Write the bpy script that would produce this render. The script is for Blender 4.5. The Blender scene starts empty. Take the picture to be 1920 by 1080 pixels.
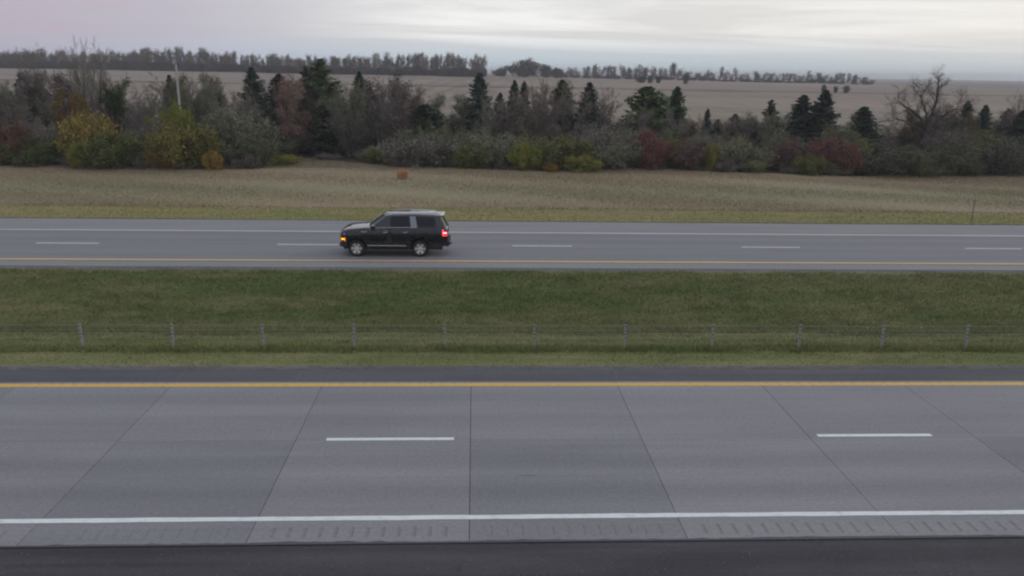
import bpy, math, random
import numpy as np
from mathutils import Vector, Matrix

SC = bpy.context.scene
COL = SC.collection
rad = math.radians

# ------------------------------------------------------------------ camera
F_PX, PITCH, ROLL, YAW, CAM_H = 1560.05, .2530, .0154, .0474, 8.752
_right = np.array([math.cos(YAW), -math.sin(YAW), 0.])
_fwd = np.array([math.sin(YAW)*math.cos(PITCH), math.cos(YAW)*math.cos(PITCH), -math.sin(PITCH)])
_up = np.cross(_right, _fwd)
_c, _s = math.cos(ROLL), math.sin(ROLL)
_r2 = _c*_right + _s*_up
_u2 = _c*_up - _s*_right
cam = bpy.data.cameras.new('camera'); cam.sensor_width = 36; cam.lens = F_PX/1920*36
cam.clip_start = .1; cam.clip_end = 30000
co = bpy.data.objects.new('camera', cam); COL.objects.link(co)
co.matrix_world = Matrix(((_r2[0], _u2[0], -_fwd[0], 0), (_r2[1], _u2[1], -_fwd[1], 0), (_r2[2], _u2[2], -_fwd[2], CAM_H), (0, 0, 0, 1)))
SC.camera = co

# ------------------------------------------------------------------ sky and sun (overcast dusk, glow in the west = right)
SUN_AZ, SUN_EL = rad(68), rad(9)          # azimuth measured from the view (+Y) to the right
world = bpy.data.worlds.new('World'); SC.world = world; world.use_nodes = True
nt = world.node_tree; nt.nodes.clear()
N = lambda t, **k: _node(nt, t, **k)
def _node(tree, t, **k):
    n = tree.nodes.new('ShaderNode'+t)
    for a, b in k.items(): setattr(n, a, b)
    return n
def math_(tree, op, a, b=None, clamp=False):
    m = tree.nodes.new('ShaderNodeMath'); m.operation = op; m.use_clamp = clamp
    for i, v in enumerate((a, b)):
        if v is None: continue
        if isinstance(v, (int, float)): m.inputs[i].default_value = v
        else: tree.links.new(v, m.inputs[i])
    return m.outputs[0]
def ramp_(tree, fac, stops, interp='LINEAR'):
    r = tree.nodes.new('ShaderNodeValToRGB'); r.color_ramp.interpolation = interp
    e = r.color_ramp.elements
    while len(e) > 1: e.remove(e[-1])
    for i, (p, c) in enumerate(stops):
        x = e[0] if i == 0 else e.new(p)
        x.position = p; x.color = (c[0], c[1], c[2], 1) if not isinstance(c, (int, float)) else (c, c, c, 1)
    tree.links.new(fac, r.inputs[0]); return r.outputs[0]
def mix_(tree, fac, a, b, blend='MIX'):
    m = tree.nodes.new('ShaderNodeMix'); m.data_type = 'RGBA'; m.blend_type = blend
    for s, v in ((m.inputs[0], fac), (m.inputs[6], a), (m.inputs[7], b)):
        if isinstance(v, (int, float)): s.default_value = v
        elif isinstance(v, (tuple, list)): s.default_value = (v[0], v[1], v[2], 1)
        else: tree.links.new(v, s)
    return m.outputs[2]
def noise_(tree, vec, scale, detail=4, rough=.5, dist=0):
    n = tree.nodes.new('ShaderNodeTexNoise'); n.inputs['Scale'].default_value = scale
    n.inputs['Detail'].default_value = detail; n.inputs['Roughness'].default_value = rough
    n.inputs['Distortion'].default_value = dist
    if vec is not None: tree.links.new(vec, n.inputs['Vector'])
    return n.outputs[0]
def maprange_(tree, v, a, b, c=0., d=1.):
    m = tree.nodes.new('ShaderNodeMapRange'); m.clamp = True
    tree.links.new(v, m.inputs[0])
    for i, x in zip((1, 2, 3, 4), (a, b, c, d)): m.inputs[i].default_value = x
    return m.outputs[0]
def mapping_(tree, vec, scale, rot=(0, 0, 0)):
    m = tree.nodes.new('ShaderNodeMapping'); m.inputs['Scale'].default_value = scale; m.inputs['Rotation'].default_value = rot
    tree.links.new(vec, m.inputs[0]); return m.outputs[0]

sky = N('TexSky', sky_type='NISHITA', sun_disc=False)
sky.sun_elevation = SUN_EL; sky.sun_rotation = SUN_AZ; sky.dust_density = 2.0; sky.air_density = 1.2
tc = N('TexCoord')
sep = N('SeparateXYZ'); nt.links.new(tc.outputs['Generated'], sep.inputs[0])
dz = sep.outputs[2]
dotn = N('VectorMath', operation='DOT_PRODUCT'); nt.links.new(tc.outputs['Generated'], dotn.inputs[0])
dotn.inputs[1].default_value = (math.sin(SUN_AZ), math.cos(SUN_AZ), 0)
toward = dotn.outputs['Value']
# cloud deck seen in perspective: project the direction on a plane overhead
den = math_(nt, 'ADD', math_(nt, 'MAXIMUM', dz, 0.), .055)
comb = N('CombineXYZ')
nt.links.new(math_(nt, 'DIVIDE', sep.outputs[0], den), comb.inputs[0])
nt.links.new(math_(nt, 'DIVIDE', sep.outputs[1], den), comb.inputs[1])
streak = noise_(nt, mapping_(nt, comb.outputs[0], (.17, .36, 1), (0, 0, rad(14))), 1.0, 6, .6, .6)
big = noise_(nt, mapping_(nt, comb.outputs[0], (.05, .16, 1), (0, 0, rad(-6))), 1.0, 3, .5, .2)
cloud = ramp_(nt, maprange_(nt, toward, -.25, .75), [(0, (.495, .45, .575)), (.30, (.57, .555, .65)), (.46, (.70, .70, .75)), (.6, (.79, .79, .81)), (1, (.83, .83, .82))])
pinkm = math_(nt, 'MULTIPLY', maprange_(nt, streak, .48, .66), maprange_(nt, toward, .25, -.1))
cloud = mix_(nt, math_(nt, 'MULTIPLY', pinkm, .45), cloud, (.62, .47, .54))
brightm = math_(nt, 'MULTIPLY', maprange_(nt, streak, .44, .60), maprange_(nt, toward, .16, .34))
cloud = mix_(nt, math_(nt, 'MULTIPLY', brightm, .9), cloud, (1.06, 1.06, 1.05))
darkm = maprange_(nt, big, .55, .35)
cloud = mix_(nt, math_(nt, 'MULTIPLY', darkm, .22), cloud, (.50, .50, .56))
cloud = mix_(nt, math_(nt, 'MULTIPLY', maprange_(nt, dz, .12, .55), .8), cloud, (.635, .665, .725))
# clear pale-blue band low over the horizon, where the deck ends
band = maprange_(nt, math_(nt, 'ADD', dz, math_(nt, 'MULTIPLY', math_(nt, 'SUBTRACT', big, .5), .03)), .012, .044)
low = ramp_(nt, maprange_(nt, toward, -.25, .75), [(0, (.47, .455, .56)), (.35, (.58, .64, .76)), (.6, (.63, .74, .82)), (1, (.62, .71, .77))])
scaled = mix_(nt, band, low, cloud)
S = .1
tenx = mix_(nt, 1.0, scaled, (1/S, 1/S, 1/S), 'MULTIPLY')
# a little of the clear sky shows through everywhere
skyc = mix_(nt, .88, sky.outputs[0], tenx)
bg = N('Background'); bg.inputs[1].default_value = S; nt.links.new(skyc, bg.inputs[0])
out = N('OutputWorld'); nt.links.new(bg.outputs[0], out.inputs[0])

sl = bpy.data.lights.new('sun', 'SUN'); sl.energy = .5; sl.angle = rad(22); sl.color = (1, .96, .92)
so = bpy.data.objects.new('sun', sl); COL.objects.link(so)
sd = Vector((math.sin(SUN_AZ)*math.cos(SUN_EL+.2), math.cos(SUN_AZ)*math.cos(SUN_EL+.2), math.sin(SUN_EL+.2)))
so.rotation_euler = sd.to_track_quat('Z', 'Y').to_euler(); so.location = (60, 20, 60)

vs = SC.view_settings; vs.view_transform = 'Standard'; vs.look = 'None'; vs.exposure = 0.0; vs.gamma = 1; vs.use_curve_mapping = False
SC.render.engine = 'CYCLES'
SC.cycles.max_bounces = 5; SC.cycles.diffuse_bounces = 3; SC.cycles.glossy_bounces = 3; SC.cycles.volume_bounces = 0
SC.cycles.filter_width = 2.2

# ------------------------------------------------------------------ helpers
def ray(px, py):
    u = (px-960)/F_PX; v = (py-540)/F_PX
    return _fwd + u*_r2 - v*_u2
def at(px, py, Y):
    """world X and Z on the sight line of photo pixel (px,py) at distance Y"""
    d = ray(px, py); t = Y/d[1]
    return d[0]*t, CAM_H + d[2]*t
def tag(o, label=None, cat=None, group=None, kind=None):
    if label: o['label'] = label
    if cat: o['category'] = cat
    if group: o['group'] = group
    if kind: o['kind'] = kind
    return o
def mesh_np(name, V, Fq=None, Ft=None, mat=None, smooth=False):
    """mesh from numpy: quads and/or triangles"""
    V = np.asarray(V, np.float32).reshape(-1, 3)
    me = bpy.data.meshes.new(name)
    nq = 0 if Fq is None else len(Fq); ntri = 0 if Ft is None else len(Ft)
    me.vertices.add(len(V)); me.vertices.foreach_set('co', V.ravel())
    loops = []
    if nq: loops.append(np.asarray(Fq, np.int32).ravel())
    if ntri: loops.append(np.asarray(Ft, np.int32).ravel())
    loops = np.concatenate(loops)
    me.loops.add(len(loops)); me.loops.foreach_set('vertex_index', loops)
    me.polygons.add(nq+ntri)
    st = np.concatenate([np.arange(nq)*4, nq*4+np.arange(ntri)*3]).astype(np.int32)
    me.polygons.foreach_set('loop_start', st)
    if smooth: me.polygons.foreach_set('use_smooth', np.ones(nq+ntri, bool))
    me.update(calc_edges=True); me.validate()
    if mat: me.materials.append(mat)
    return me
def mesh_py(name, verts, faces, mats=None, idx=None, smooth=None):
    me = bpy.data.meshes.new(name); me.from_pydata([tuple(map(float, v)) for v in verts], [], faces)
    for m in (mats if isinstance(mats, (list, tuple)) else [mats]): 
        if m: me.materials.append(m)
    if idx is not None: me.polygons.foreach_set('material_index', np.asarray(idx, np.int32))
    if smooth is not None:
        me.polygons.foreach_set('use_smooth', np.ones(len(me.polygons), bool)); me.set_sharp_from_angle(angle=rad(smooth))
    me.update(); return me
def ob(name, me, parent=None, loc=None):
    o = bpy.data.objects.new(name, me); COL.objects.link(o)
    if parent is not None: o.parent = parent
    if loc is not None: o.location = loc
    return o
def box_data(x0, x1, y0, y1, z0, z1):
    v = [(x0,y0,z0),(x1,y0,z0),(x1,y1,z0),(x0,y1,z0),(x0,y0,z1),(x1,y0,z1),(x1,y1,z1),(x0,y1,z1)]
    f = [(0,3,2,1),(4,5,6,7),(0,1,5,4),(1,2,6,5),(2,3,7,6),(3,0,4,7)]
    return v, f
def box(name, b, mat, parent=None, bevel=0):
    v, f = box_data(*b); me = mesh_py(name, v, f, mat)
    o = ob(name, me, parent)
    if bevel:
        m = o.modifiers.new('bevel', 'BEVEL'); m.width = bevel; m.segments = 2
    return o
def sm(a, b, x):
    t = np.clip((x-a)/(b-a), 0, 1); return t*t*(3-2*t)

# ------------------------------------------------------------------ materials
def mat(name, rough=.9, spec=.3):
    m = bpy.data.materials.new(name); m.use_nodes = True
    t = m.node_tree; b = t.nodes['Principled BSDF']
    b.inputs['Roughness'].default_value = rough; b.inputs['Specular IOR Level'].default_value = spec
    return m, t, b
def pos_(t): return t.nodes.new('ShaderNodeNewGeometry').outputs['Position']
def bump_(t, b, h, strength, dist):
    n = t.nodes.new('ShaderNodeBump'); n.inputs['Strength'].default_value = strength; n.inputs['Distance'].default_value = dist
    t.links.new(h, n.inputs['Height']); t.links.new(n.outputs[0], b.inputs['Normal'])
def plain(name, col, rough=.6, spec=.4, metal=0, var=.12, scale=8, coat=0):
    m, t, b = mat(name, rough, spec); b.inputs['Metallic'].default_value = metal; b.inputs['Coat Weight'].default_value = coat
    o = t.nodes.new('ShaderNodeTexCoord').outputs['Object']
    n = noise_(t, o, scale, 3)
    c = mix_(t, n, tuple(x*(1-var) for x in col), tuple(min(1, x*(1+var)) for x in col))
    t.links.new(c, b.inputs['Base Color']); return m

def ground_mat(name, cols, scales=(.25, 2.2, 14), bump=.0, ybands=None, stretch=(1, 1, 1), fine=.25):
    """patchy ground: three colours by large and middling noise, fine grain, optional colour bands across y"""
    m, t, b = mat(name, .95, .1)
    p = mapping_(t, pos_(t), stretch)
    n1 = noise_(t, p, scales[0], 4, .55, .3); n2 = noise_(t, p, scales[1], 4, .6); n3 = noise_(t, pos_(t), scales[2], 3, .7)
    c = mix_(t, maprange_(t, n1, .38, .62), cols[0], cols[1])
    c = mix_(t, math_(t, 'MULTIPLY', maprange_(t, n2, .46, .70), .8), c, cols[2])
    if ybands:
        s = t.nodes.new('ShaderNodeSeparateXYZ'); t.links.new(pos_(t), s.inputs[0])
        yy = math_(t, 'ADD', s.outputs[1], math_(t, 'MULTIPLY', math_(t, 'SUBTRACT', n1, .5), ybands[2]))
        fac = maprange_(t, yy, ybands[0], ybands[1])
        tint = ramp_(t, fac, ybands[3])
        c = mix_(t, ybands[4], c, tint)
    c = mix_(t, fine, c, ramp_(t, n3, [(.25, (.35,)*3), (.75, (1.0,)*3)]), 'MULTIPLY')
    t.links.new(c, b.inputs['Base Color'])
    if bump: bump_(t, b, n3, bump, .05)
    return m

MED = ground_mat('median_grass', [(.128, .172, .060), (.245, .255, .115), (.39, .33, .19)], (.16, .8, 16), .4, stretch=(.28, 1, 1), fine=.4,
    ybands=(24.4, 37.2, 1.2, [(0, (.210, .225, .095)), (.11, (.20, .235, .085)), (.32, (.245, .26, .125)), (.42, (.215, .225, .11)), (.62, (.160, .195, .074)), (.86, (.145, .188, .066)), (1, (.17, .18, .10))], .45))
MOWN = ground_mat('mown_verge', [(.29, .295, .125), (.34, .315, .15), (.40, .33, .19)], (.15, .9, 9), .3, stretch=(.35, 1, 1))
TAN = ground_mat('dry_verge', [(.38, .32, .215), (.32, .305, .19), (.43, .33, .235)], (.09, .7, 7), .4, stretch=(.3, 1, 1),
    ybands=(54, 78, 4, [(0, (.37, .29, .20)), (.22, (.33, .305, .19)), (.42, (.28, .285, .18)), (.62, (.37, .32, .215)), (1, (.40, .315, .225))], .6))
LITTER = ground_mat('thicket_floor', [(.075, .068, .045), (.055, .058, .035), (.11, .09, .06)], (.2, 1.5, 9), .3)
def field_mat():
    m, t, b = mat('stubble_field', .95, .1)
    p = pos_(t); s = t.nodes.new('ShaderNodeSeparateXYZ'); t.links.new(p, s.inputs[0])
    n1 = noise_(t, mapping_(t, p, (.3, 1, 1)), .012, 4, .5, .5); n2 = noise_(t, mapping_(t, p, (.08, 1, 1), (0, 0, rad(-7))), .22, 3, .6)
    c = mix_(t, maprange_(t, n1, .35, .65), (.255, .213, .172), (.325, .27, .222))
    c = mix_(t, math_(t, 'MULTIPLY', maprange_(t, n2, .45, .65), .45), c, (.19, .17, .14))
    # combine tracks: rows sweeping away over the rise
    w = t.nodes.new('ShaderNodeTexWave'); w.wave_type = 'BANDS'; w.bands_direction = 'X'
    w.inputs['Scale'].default_value = .028; w.inputs['Distortion'].default_value = 2.0; w.inputs['Detail'].default_value = 1
    t.links.new(mapping_(t, p, (1, .28, 1)), w.inputs[0])
    c = mix_(t, math_(t, 'MULTIPLY', maprange_(t, w.outputs[1], .7, 1), .3), c, (.19, .16, .13))
    # swathe lines running up over the rise left of the dome-shaped tree
    u = math_(t, 'ADD', math_(t, 'SUBTRACT', s.outputs[0], math_(t, 'MULTIPLY', s.outputs[1], .088)), 34)
    u = math_(t, 'ADD', u, math_(t, 'MULTIPLY', n1, 6))
    ln = math_(t, 'MULTIPLY', maprange_(t, math_(t, 'SINE', math_(t, 'MULTIPLY', u, .78)), .3, .9), maprange_(t, math_(t, 'ABSOLUTE', u), 22, 10))
    c = mix_(t, math_(t, 'MULTIPLY', ln, .55), c, (.17, .145, .12))
    # strips of different crop across the distance
    yy = math_(t, 'ADD', s.outputs[1], math_(t, 'MULTIPLY', s.outputs[0], -.05))
    band = ramp_(t, maprange_(t, yy, 0, 1000), [(0, (.14, .125, .07)), (.135, (.15, .14, .075)), (.155, (.92, .95, .9)), (.19, (1, 1, 1)), (.205, (.88, .88, .88)), (.22, (1, 1, 1)), (.26, (1.03, 1, .97)), (.275, (.9, .9, .92)), (.318, (1, 1, 1)), (.325, (.62, .60, .58)), (.336, (.62, .60, .58)), (.345, (.95, .95, .97)), (.52, (.95, .95, .97)), (.56, (.80, .80, .85)), (.7, (.75, .78, .8)), (1, (.7, .72, .72))])
    c2 = mix_(t, 1, c, band, 'MULTIPLY')
    c3 = mix_(t, maprange_(t, yy, 158, 128), c2, (.125, .112, .066))
    t.links.new(c3, b.inputs['Base Color']); return m
FIELD = field_mat()
def paving(name, base, dark, light, speck=60, lane=None, seed=0, stain=1., bump=.25, tone=.5, island=False):
    m, t, b = mat(name, .85, .25)
    p = pos_(t); s = t.nodes.new('ShaderNodeSeparateXYZ'); t.links.new(p, s.inputs[0])
    n1 = noise_(t, mapping_(t, p, (.12, 1, 1)), .9, 5, .55); n2 = noise_(t, p, speck, 3, .7); n3 = noise_(t, mapping_(t, p, (.04, 2.2, 1)), 1.6, 4, .6)
    n4 = noise_(t, p, .35, 5, .6, .4)
    c = mix_(t, maprange_(t, n1, .3, .7), dark, light)
    c = mix_(t, tone, c, base)
    c = mix_(t, math_(t, 'MULTIPLY', maprange_(t, n3, .5, .75), .35*stain), c, dark)
    c = mix_(t, math_(t, 'MULTIPLY', maprange_(t, n4, .52, .75), .22*stain), c, light)
    if lane:      # darker tyre paths: real rubber and oil, along the road
        for yc, wd, a in lane:
            d = math_(t, 'ABSOLUTE', math_(t, 'SUBTRACT', math_(t, 'ADD', s.outputs[1], math_(t, 'MULTIPLY', n1, .3)), yc+.15))
            f = math_(t, 'MULTIPLY', maprange_(t, d, wd, wd*.15), a)
            c = mix_(t, f, c, dark)
    if island:
        r = t.nodes.new('ShaderNodeObjectInfo').outputs['Random']
        c = mix_(t, 1, c, ramp_(t, r, [(0, (.88, .885, .89)), (1, (1.08, 1.07, 1.06))]), 'MULTIPLY')
    n5 = noise_(t, p, 11, 4, .8); n6 = noise_(t, p, 1.7, 5, .7, 1.0)
    c = mix_(t, .42, c, ramp_(t, n5, [(.3, (.55,)*3), (.7, (1.25,)*3)]), 'MULTIPLY')
    c = mix_(t, math_(t, 'MULTIPLY', maprange_(t, n6, .62, .74), .45*stain), c, dark)
    c = mix_(t, .32, c, ramp_(t, n2, [(.3, (.45,)*3), (.7, (1.1,)*3)]), 'MULTIPLY')
    t.links.new(c, b.inputs['Base Color']); bump_(t, b, n2, bump, .01)
    return m
CONC = paving('concrete', (.278, .281, .299), (.210, .213, .230), (.326, .330, .346), 45, lane=[(16.3, .55, .55), (17.7, .5, .5), (20.2, .5, .25), (21.6, .5, .2)], island=True)
GROOVE = paving('groove_dirt', (.242, .248, .258), (.205, .21, .216), (.265, .27, .278), 50)
ASPH_D = paving('dark_asphalt', (.105, .108, .122), (.072, .075, .088), (.16, .164, .176), 60)
ASPH_F = paving('worn_asphalt', (.250, .253, .275), (.199, .203, .226), (.288, .292, .312), 25, lane=[(40.1, .5, .35), (41.8, .5, .3), (43.7, .5, .5), (45.5, .5, .5)])
ASPH_S = paving('shoulder_asphalt', (.275, .282, .292), (.225, .232, .243), (.32, .327, .335), 25)
GRAVEL = ground_mat('edge_gravel', [(.19, .185, .19), (.25, .245, .245), (.14, .14, .11)], (.8, 5, 30), .6, stretch=(.4, 1, 1), fine=.5)
def paint(name, col, worn, wear=.35, sc=6):
    m, t, b = mat(name, .7, .3); p = pos_(t)
    n = noise_(t, mapping_(t, p, (.6, 1, 1)), sc, 5, .7); n2 = noise_(t, p, 40, 3, .7)
    f = maprange_(t, math_(t, 'ADD', math_(t, 'MULTIPLY', n, .7), math_(t, 'MULTIPLY', n2, .3)), .5, .72)
    c = mix_(t, math_(t, 'MULTIPLY', f, wear*2), col, worn)
    t.links.new(c, b.inputs['Base Color']); return m
WHITE = paint('white_paint', (.74, .79, .81), (.42, .43, .45), .42)
WHITE_F = paint('worn_white_paint', (.66, .67, .68), (.40, .40, .41), .5, 3)
YEL = paint('yellow_paint', (.68, .43, .11), (.40, .31, .16), .5)
YEL_F = paint('worn_yellow_paint', (.78, .50, .16), (.5, .38, .2), .3, 3)

# ------------------------------------------------------------------ ground
Y_SLAB0, Y_CL, Y_SLAB1 = 14.30, 18.93, 22.88
Y_NW, Y_NY, Y_FY, Y_FW = 15.22, 22.63, 38.92, 46.33
def gz(x, y):
    x = np.asarray(x, float); y = np.asarray(y, float)
    t = np.clip((y-24.3)/(37.1-24.3), 0, 1)
    z = -.02 - .55*np.sin(math.pi*t)**2.2
    z = np.where((y > 11.4) & (y < 23.95), -.22, z)
    z = np.where((y > 37.56) & (y < 49.95), -.16, z)
    z = np.where(y <= 11.4, -.03-.3*sm(11, 5, y), z)
    z = np.where(y >= 49.95, -.02 - .05*sm(50, 53, y) + .08*sm(56, 75, y), z)
    roll = .18*np.sin(x*.07+1.3)*np.sin(y*.11) + .1*np.sin(x*.19+y*.13)
    z = z + roll*sm(54, 70, y)*np.where(y > 54, 1, 0)
    e = 6.6 - np.where(x < 0, .0035, .0075)*np.clip(x, -260, 420)
    z = z + e*sm(95, 560, y)*np.where(y > 95, 1, 0) - 1.6*sm(620, 2500, y) + 1.2*np.sin(x*.0016+.6)*sm(900, 3500, y)
    return z
def gzf(x, y): return float(gz(x, y))
ys = np.concatenate([[-80, -40, -15, 0, 5, 9, 11.0, 11.38, 11.42, 14, 18, 22, 23.9, 23.96, 24.3], np.linspace(24.8, 36.8, 26), [37.1, 37.35, 37.54, 37.58, 38, 42, 46, 49.9, 49.96, 50.3],
    np.linspace(51, 80, 36), np.linspace(82, 130, 25), np.linspace(136, 300, 30), np.linspace(310, 700, 40), np.linspace(730, 1500, 20), [1800, 2300, 3000, 4000, 6000, 9000, 14000]])
xs = np.concatenate([-np.geomspace(9000, 130, 24), np.linspace(-120, 120, 121), np.geomspace(130, 9000, 24)])
GX, GY = np.meshgrid(xs, ys)
GZ = gz(GX, GY)
Vg = np.stack([GX, GY, GZ], -1).reshape(-1, 3)
nx, ny = len(xs), len(ys)
I = np.arange(nx*ny).reshape(ny, nx)
Fg = np.stack([I[:-1, :-1], I[:-1, 1:], I[1:, 1:], I[1:, :-1]], -1).reshape(-1, 4)
SOIL = ground_mat('edge_soil', [(.075, .07, .06), (.06, .058, .05), (.12, .115, .08)], (.5, 3, 20), .4)
me = mesh_np('ground', Vg, Fg, smooth=True)
for m in (GRAVEL, MED, MOWN, TAN, LITTER, FIELD, SOIL): me.materials.append(m)
def zone(y):
    if y < 11.4: return 1
    if y < 24.35: return 0
    if y < 37.1: return 1
    if y < 49.9: return 0
    if y < 50.35: return 6
    if y < 55: return 2
    if y < 77: return 3
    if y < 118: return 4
    return 5
yc = (ys[:-1]+ys[1:])/2
me.polygons.foreach_set('material_index', np.repeat([zone(v) for v in yc], nx-1).astype(np.int32))
tag(ob('ground', me), 'rolling prairie ground of grass verges and stubble fields', 'ground', kind='structure')

# ------------------------------------------------------------------ near carriageway: concrete slabs
SLAB = 4.255; X_J = -.07; GAP = .013
road = box('concrete_road', (-400, 400, Y_SLAB0+.02, Y_SLAB1-.02, -.21, -.13), plain('joint_dirt', (.06, .06, .065), .95), None)
tag(road, 'near carriageway of pale concrete slabs with dark joints', 'road', kind='structure')
def slab_mesh(name, y0, y1, g0, g1, gx, gw, gd):
    """slab from x=0..SLAB-GAP; rumble grooves cut between y=g0 and g1"""
    L = SLAB-GAP; v = []; f = []; mi = []
    def q(a, b, c, d, m=0):
        n = len(v); v.extend([a, b, c, d]); f.append((n, n+1, n+2, n+3)); mi.append(m)
    def flat(x0, x1, a, b): q((x0, a, 0), (x1, a, 0), (x1, b, 0), (x0, b, 0))
    flat(0, L, y0, g0); flat(0, L, g1, y1)
    x = 0
    for c in gx:
        a, b = c-gw/2, c+gw/2; flat(x, a, g0, g1); x = b
        s = gw*.3; e = .03
        q((a, g0, 0), (a+s, g0+e, -gd), (a+s, g1-e, -gd), (a, g1, 0), 1)
        q((a+s, g0+e, -gd), (b-s, g0+e, -gd), (b-s, g1-e, -gd), (a+s, g1-e, -gd), 1)
        q((b-s, g0+e, -gd), (b, g0, 0), (b, g1, 0), (b-s, g1-e, -gd), 1)
        q((a, g0, 0), (b, g0, 0), (b-s, g0+e, -gd), (a+s, g0+e, -gd), 1)
        q((a+s, g1-e, -gd), (b-s, g1-e, -gd), (b, g1, 0), (a, g1, 0), 1)
    flat(x, L, g0, g1)
    q((0, y0, -.2), (L, y0, -.2), (L, y0, 0), (0, y0, 0)); q((L, y1, -.2), (0, y1, -.2), (0, y1, 0), (L, y1, 0))
    q((0, y1, -.2), (0, y0, -.2), (0, y0, 0), (0, y1, 0)); q((L, y0, -.2), (L, y1, -.2), (L, y1, 0), (L, y0, 0))
    return mesh_py(name, v, f, [CONC, GROOVE], mi)
GXS = [.42+.305*i for i in range(12)]
GYS = [.20+.322*i for i in range(13)]
me_out = slab_mesh('outer_slab', Y_SLAB0, Y_CL-.002, 14.50, 14.88, GXS, .085, .008)
me_in = slab_mesh('inner_slab', Y_CL+.002, Y_SLAB1, 22.53, 22.73, GYS, .16, .009)
NS = 24
for i in range(-NS, NS):
    x = X_J + i*SLAB + GAP/2
    for m in (me_out, me_in):
        o = ob('concrete_slab', m, road, (x, 0, random.Random(i*7+(m is me_in)).uniform(-.0015, .0015)))
for sgn in (-1, 1):      # plain paving beyond what can be told apart
    a, b = sorted((sgn*(NS*SLAB)+X_J, sgn*400))
    box('concrete_run', (a, b, Y_SLAB0, Y_SLAB1, -.2, 0), CONC, road)
def strip(name, x0, x1, y0, y1, z, mt, parent, wob=0, n=1, seed=0):
    r = np.random.default_rng(seed); xx = np.linspace(x0, x1, n+1)
    lo = y0 + wob*r.normal(size=n+1); hi = y1 + wob*r.normal(size=n+1)
    v = [(x, a, z) for x, a in zip(xx, lo)] + [(x, a, z) for x, a in zip(xx, hi)]
    f = [(i, i+1, n+2+i, n+1+i) for i in range(n)]
    return ob(name, mesh_py(name, v, f, mt), parent)
strip('white_edge_line', -400, 400, Y_NW-.082, Y_NW+.082, .004, WHITE, road, .005, 1600, 8)
# yellow line painted down into the rumble grooves
v = []; f = []
a0, a1 = Y_NY-.125, Y_NY+.125
def prof(i):
    base = X_J+i*SLAB+GAP/2; p = [(base, .004)]
    for c in GYS:
        p += [(base+c-.08, .004), (base+c-.032, .0008), (base+c+.032, .0008), (base+c+.08, .004)]
    return p+[(base+SLAB-GAP, .004)]
P = []
for i in range(-NS, NS): P += prof(i)
for x, z in P: v += [(x, a0, z), (x, a1, z)]
f = [(2*i, 2*i+2, 2*i+3, 2*i+1) for i in range(len(P)-1)]
ob('yellow_edge_line', mesh_py('yellow_edge_line', v, f, YEL), road)
for s in (-1, 1): strip('yellow_edge_line', *sorted((s*(NS*SLAB)+X_J, s*400)), a0, a1, .004, YEL, road)
for k in range(-8, 9):
    x = -3.59+12.27*k; yy = Y_CL+.03+(.09 if k == 1 else 0)
    strip('lane_dash', x, x+(3.12 if k != 1 else 2.95), yy-.075, yy+.075, .0045, WHITE, road, .002, 10, k+50)
OIL = plain('rubber_mark', (.17, .175, .18), .9)
for px, py, Yo, L in ((988, 896, 17.0, .4),):
    Xo = at(px, py, Yo)[0]; strip('tyre_scuff', Xo-L/2, Xo+L/2, Yo-.03, Yo+.03, .003, OIL, road, .012, 6, px)
# inner asphalt shoulder, patched, and outer asphalt shoulder
sh = box('asphalt_shoulder', (-400, 400, Y_SLAB1+.004, 23.93, -.21, -.012), ASPH_D)
tag(sh, 'dark asphalt shoulder strip between yellow line and median grass', 'shoulder', kind='structure')
CRACK = plain('crack_sealant', (.15, .15, .155), .9)
rr = random.Random(4)
for px, top in ((340, 690), (560, 690), (1155, 690), (1408, 688)):
    x = at(px, 705, 23.4)[0]
    pts = [(x+rr.uniform(-.025, .025)+(x*.0+.0), Y_SLAB1+.03+.2*j) for j in range(6)]
    vv = []; 
    for a, b in pts: vv += [(a-.012, b, -.008), (a+.012, b, -.008)]
    ob('crack', mesh_py('crack', vv, [(2*i, 2*i+1, 2*i+3, 2*i+2) for i in range(5)], CRACK), sh)
sh2 = box('outer_shoulder', (-400, 400, 11.42, Y_SLAB0-.004, -.21, -.02), paving('black_asphalt', (.066, .064, .075), (.040, .039, .047), (.105, .103, .113), 60, tone=.2, stain=1.8))
LIP = ASPH_D
rl = np.random.default_rng(12); xl = np.arange(-60, 60, .16); wl = .02+np.abs(rl.normal(size=len(xl)))*.018+.03*np.maximum(0, np.sin(xl*.9+np.sin(xl*.31)*2))
v = [(x, Y_SLAB0-.03, .0045) for x in xl]+[(x, Y_SLAB0+b, .003) for x, b in zip(xl, wl)]; nl = len(xl)
ob('asphalt_lip', mesh_py('asphalt_lip', v, [(i, i+1, nl+i+1, nl+i) for i in range(nl-1)], LIP), sh2)
tag(sh2, 'dark asphalt outer shoulder along the bottom of the view', 'shoulder', kind='structure')

# ------------------------------------------------------------------ far carriageway: asphalt
fr = box('asphalt_road', (-600, 600, Y_FY-.3, Y_FW+.3, -.15, .0), ASPH_F)
tag(fr, 'far carriageway of worn grey asphalt', 'road', kind='structure')
box('inner_shoulder', (-600, 600, 37.55, Y_FY-.302, -.15, -.004), ASPH_S, fr)
box('outer_shoulder', (-600, 600, Y_FW+.302, 49.95, -.15, -.004), ASPH_S, fr)
strip('yellow_edge_line', -600, 600, Y_FY-.10, Y_FY+.10, .004, YEL_F, fr, .004, 400, 1)
strip('white_edge_line', -600, 600, Y_FW-.09, Y_FW+.09, .004, WHITE_F, fr, .004, 400, 2)
for k in range(-8, 13):
    x = -22.3+12.15*k
    strip('lane_dash', x, x+3.15, 42.63-.085, 42.63+.085, .004, WHITE_F, fr, .003, 8, k+90)
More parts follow.
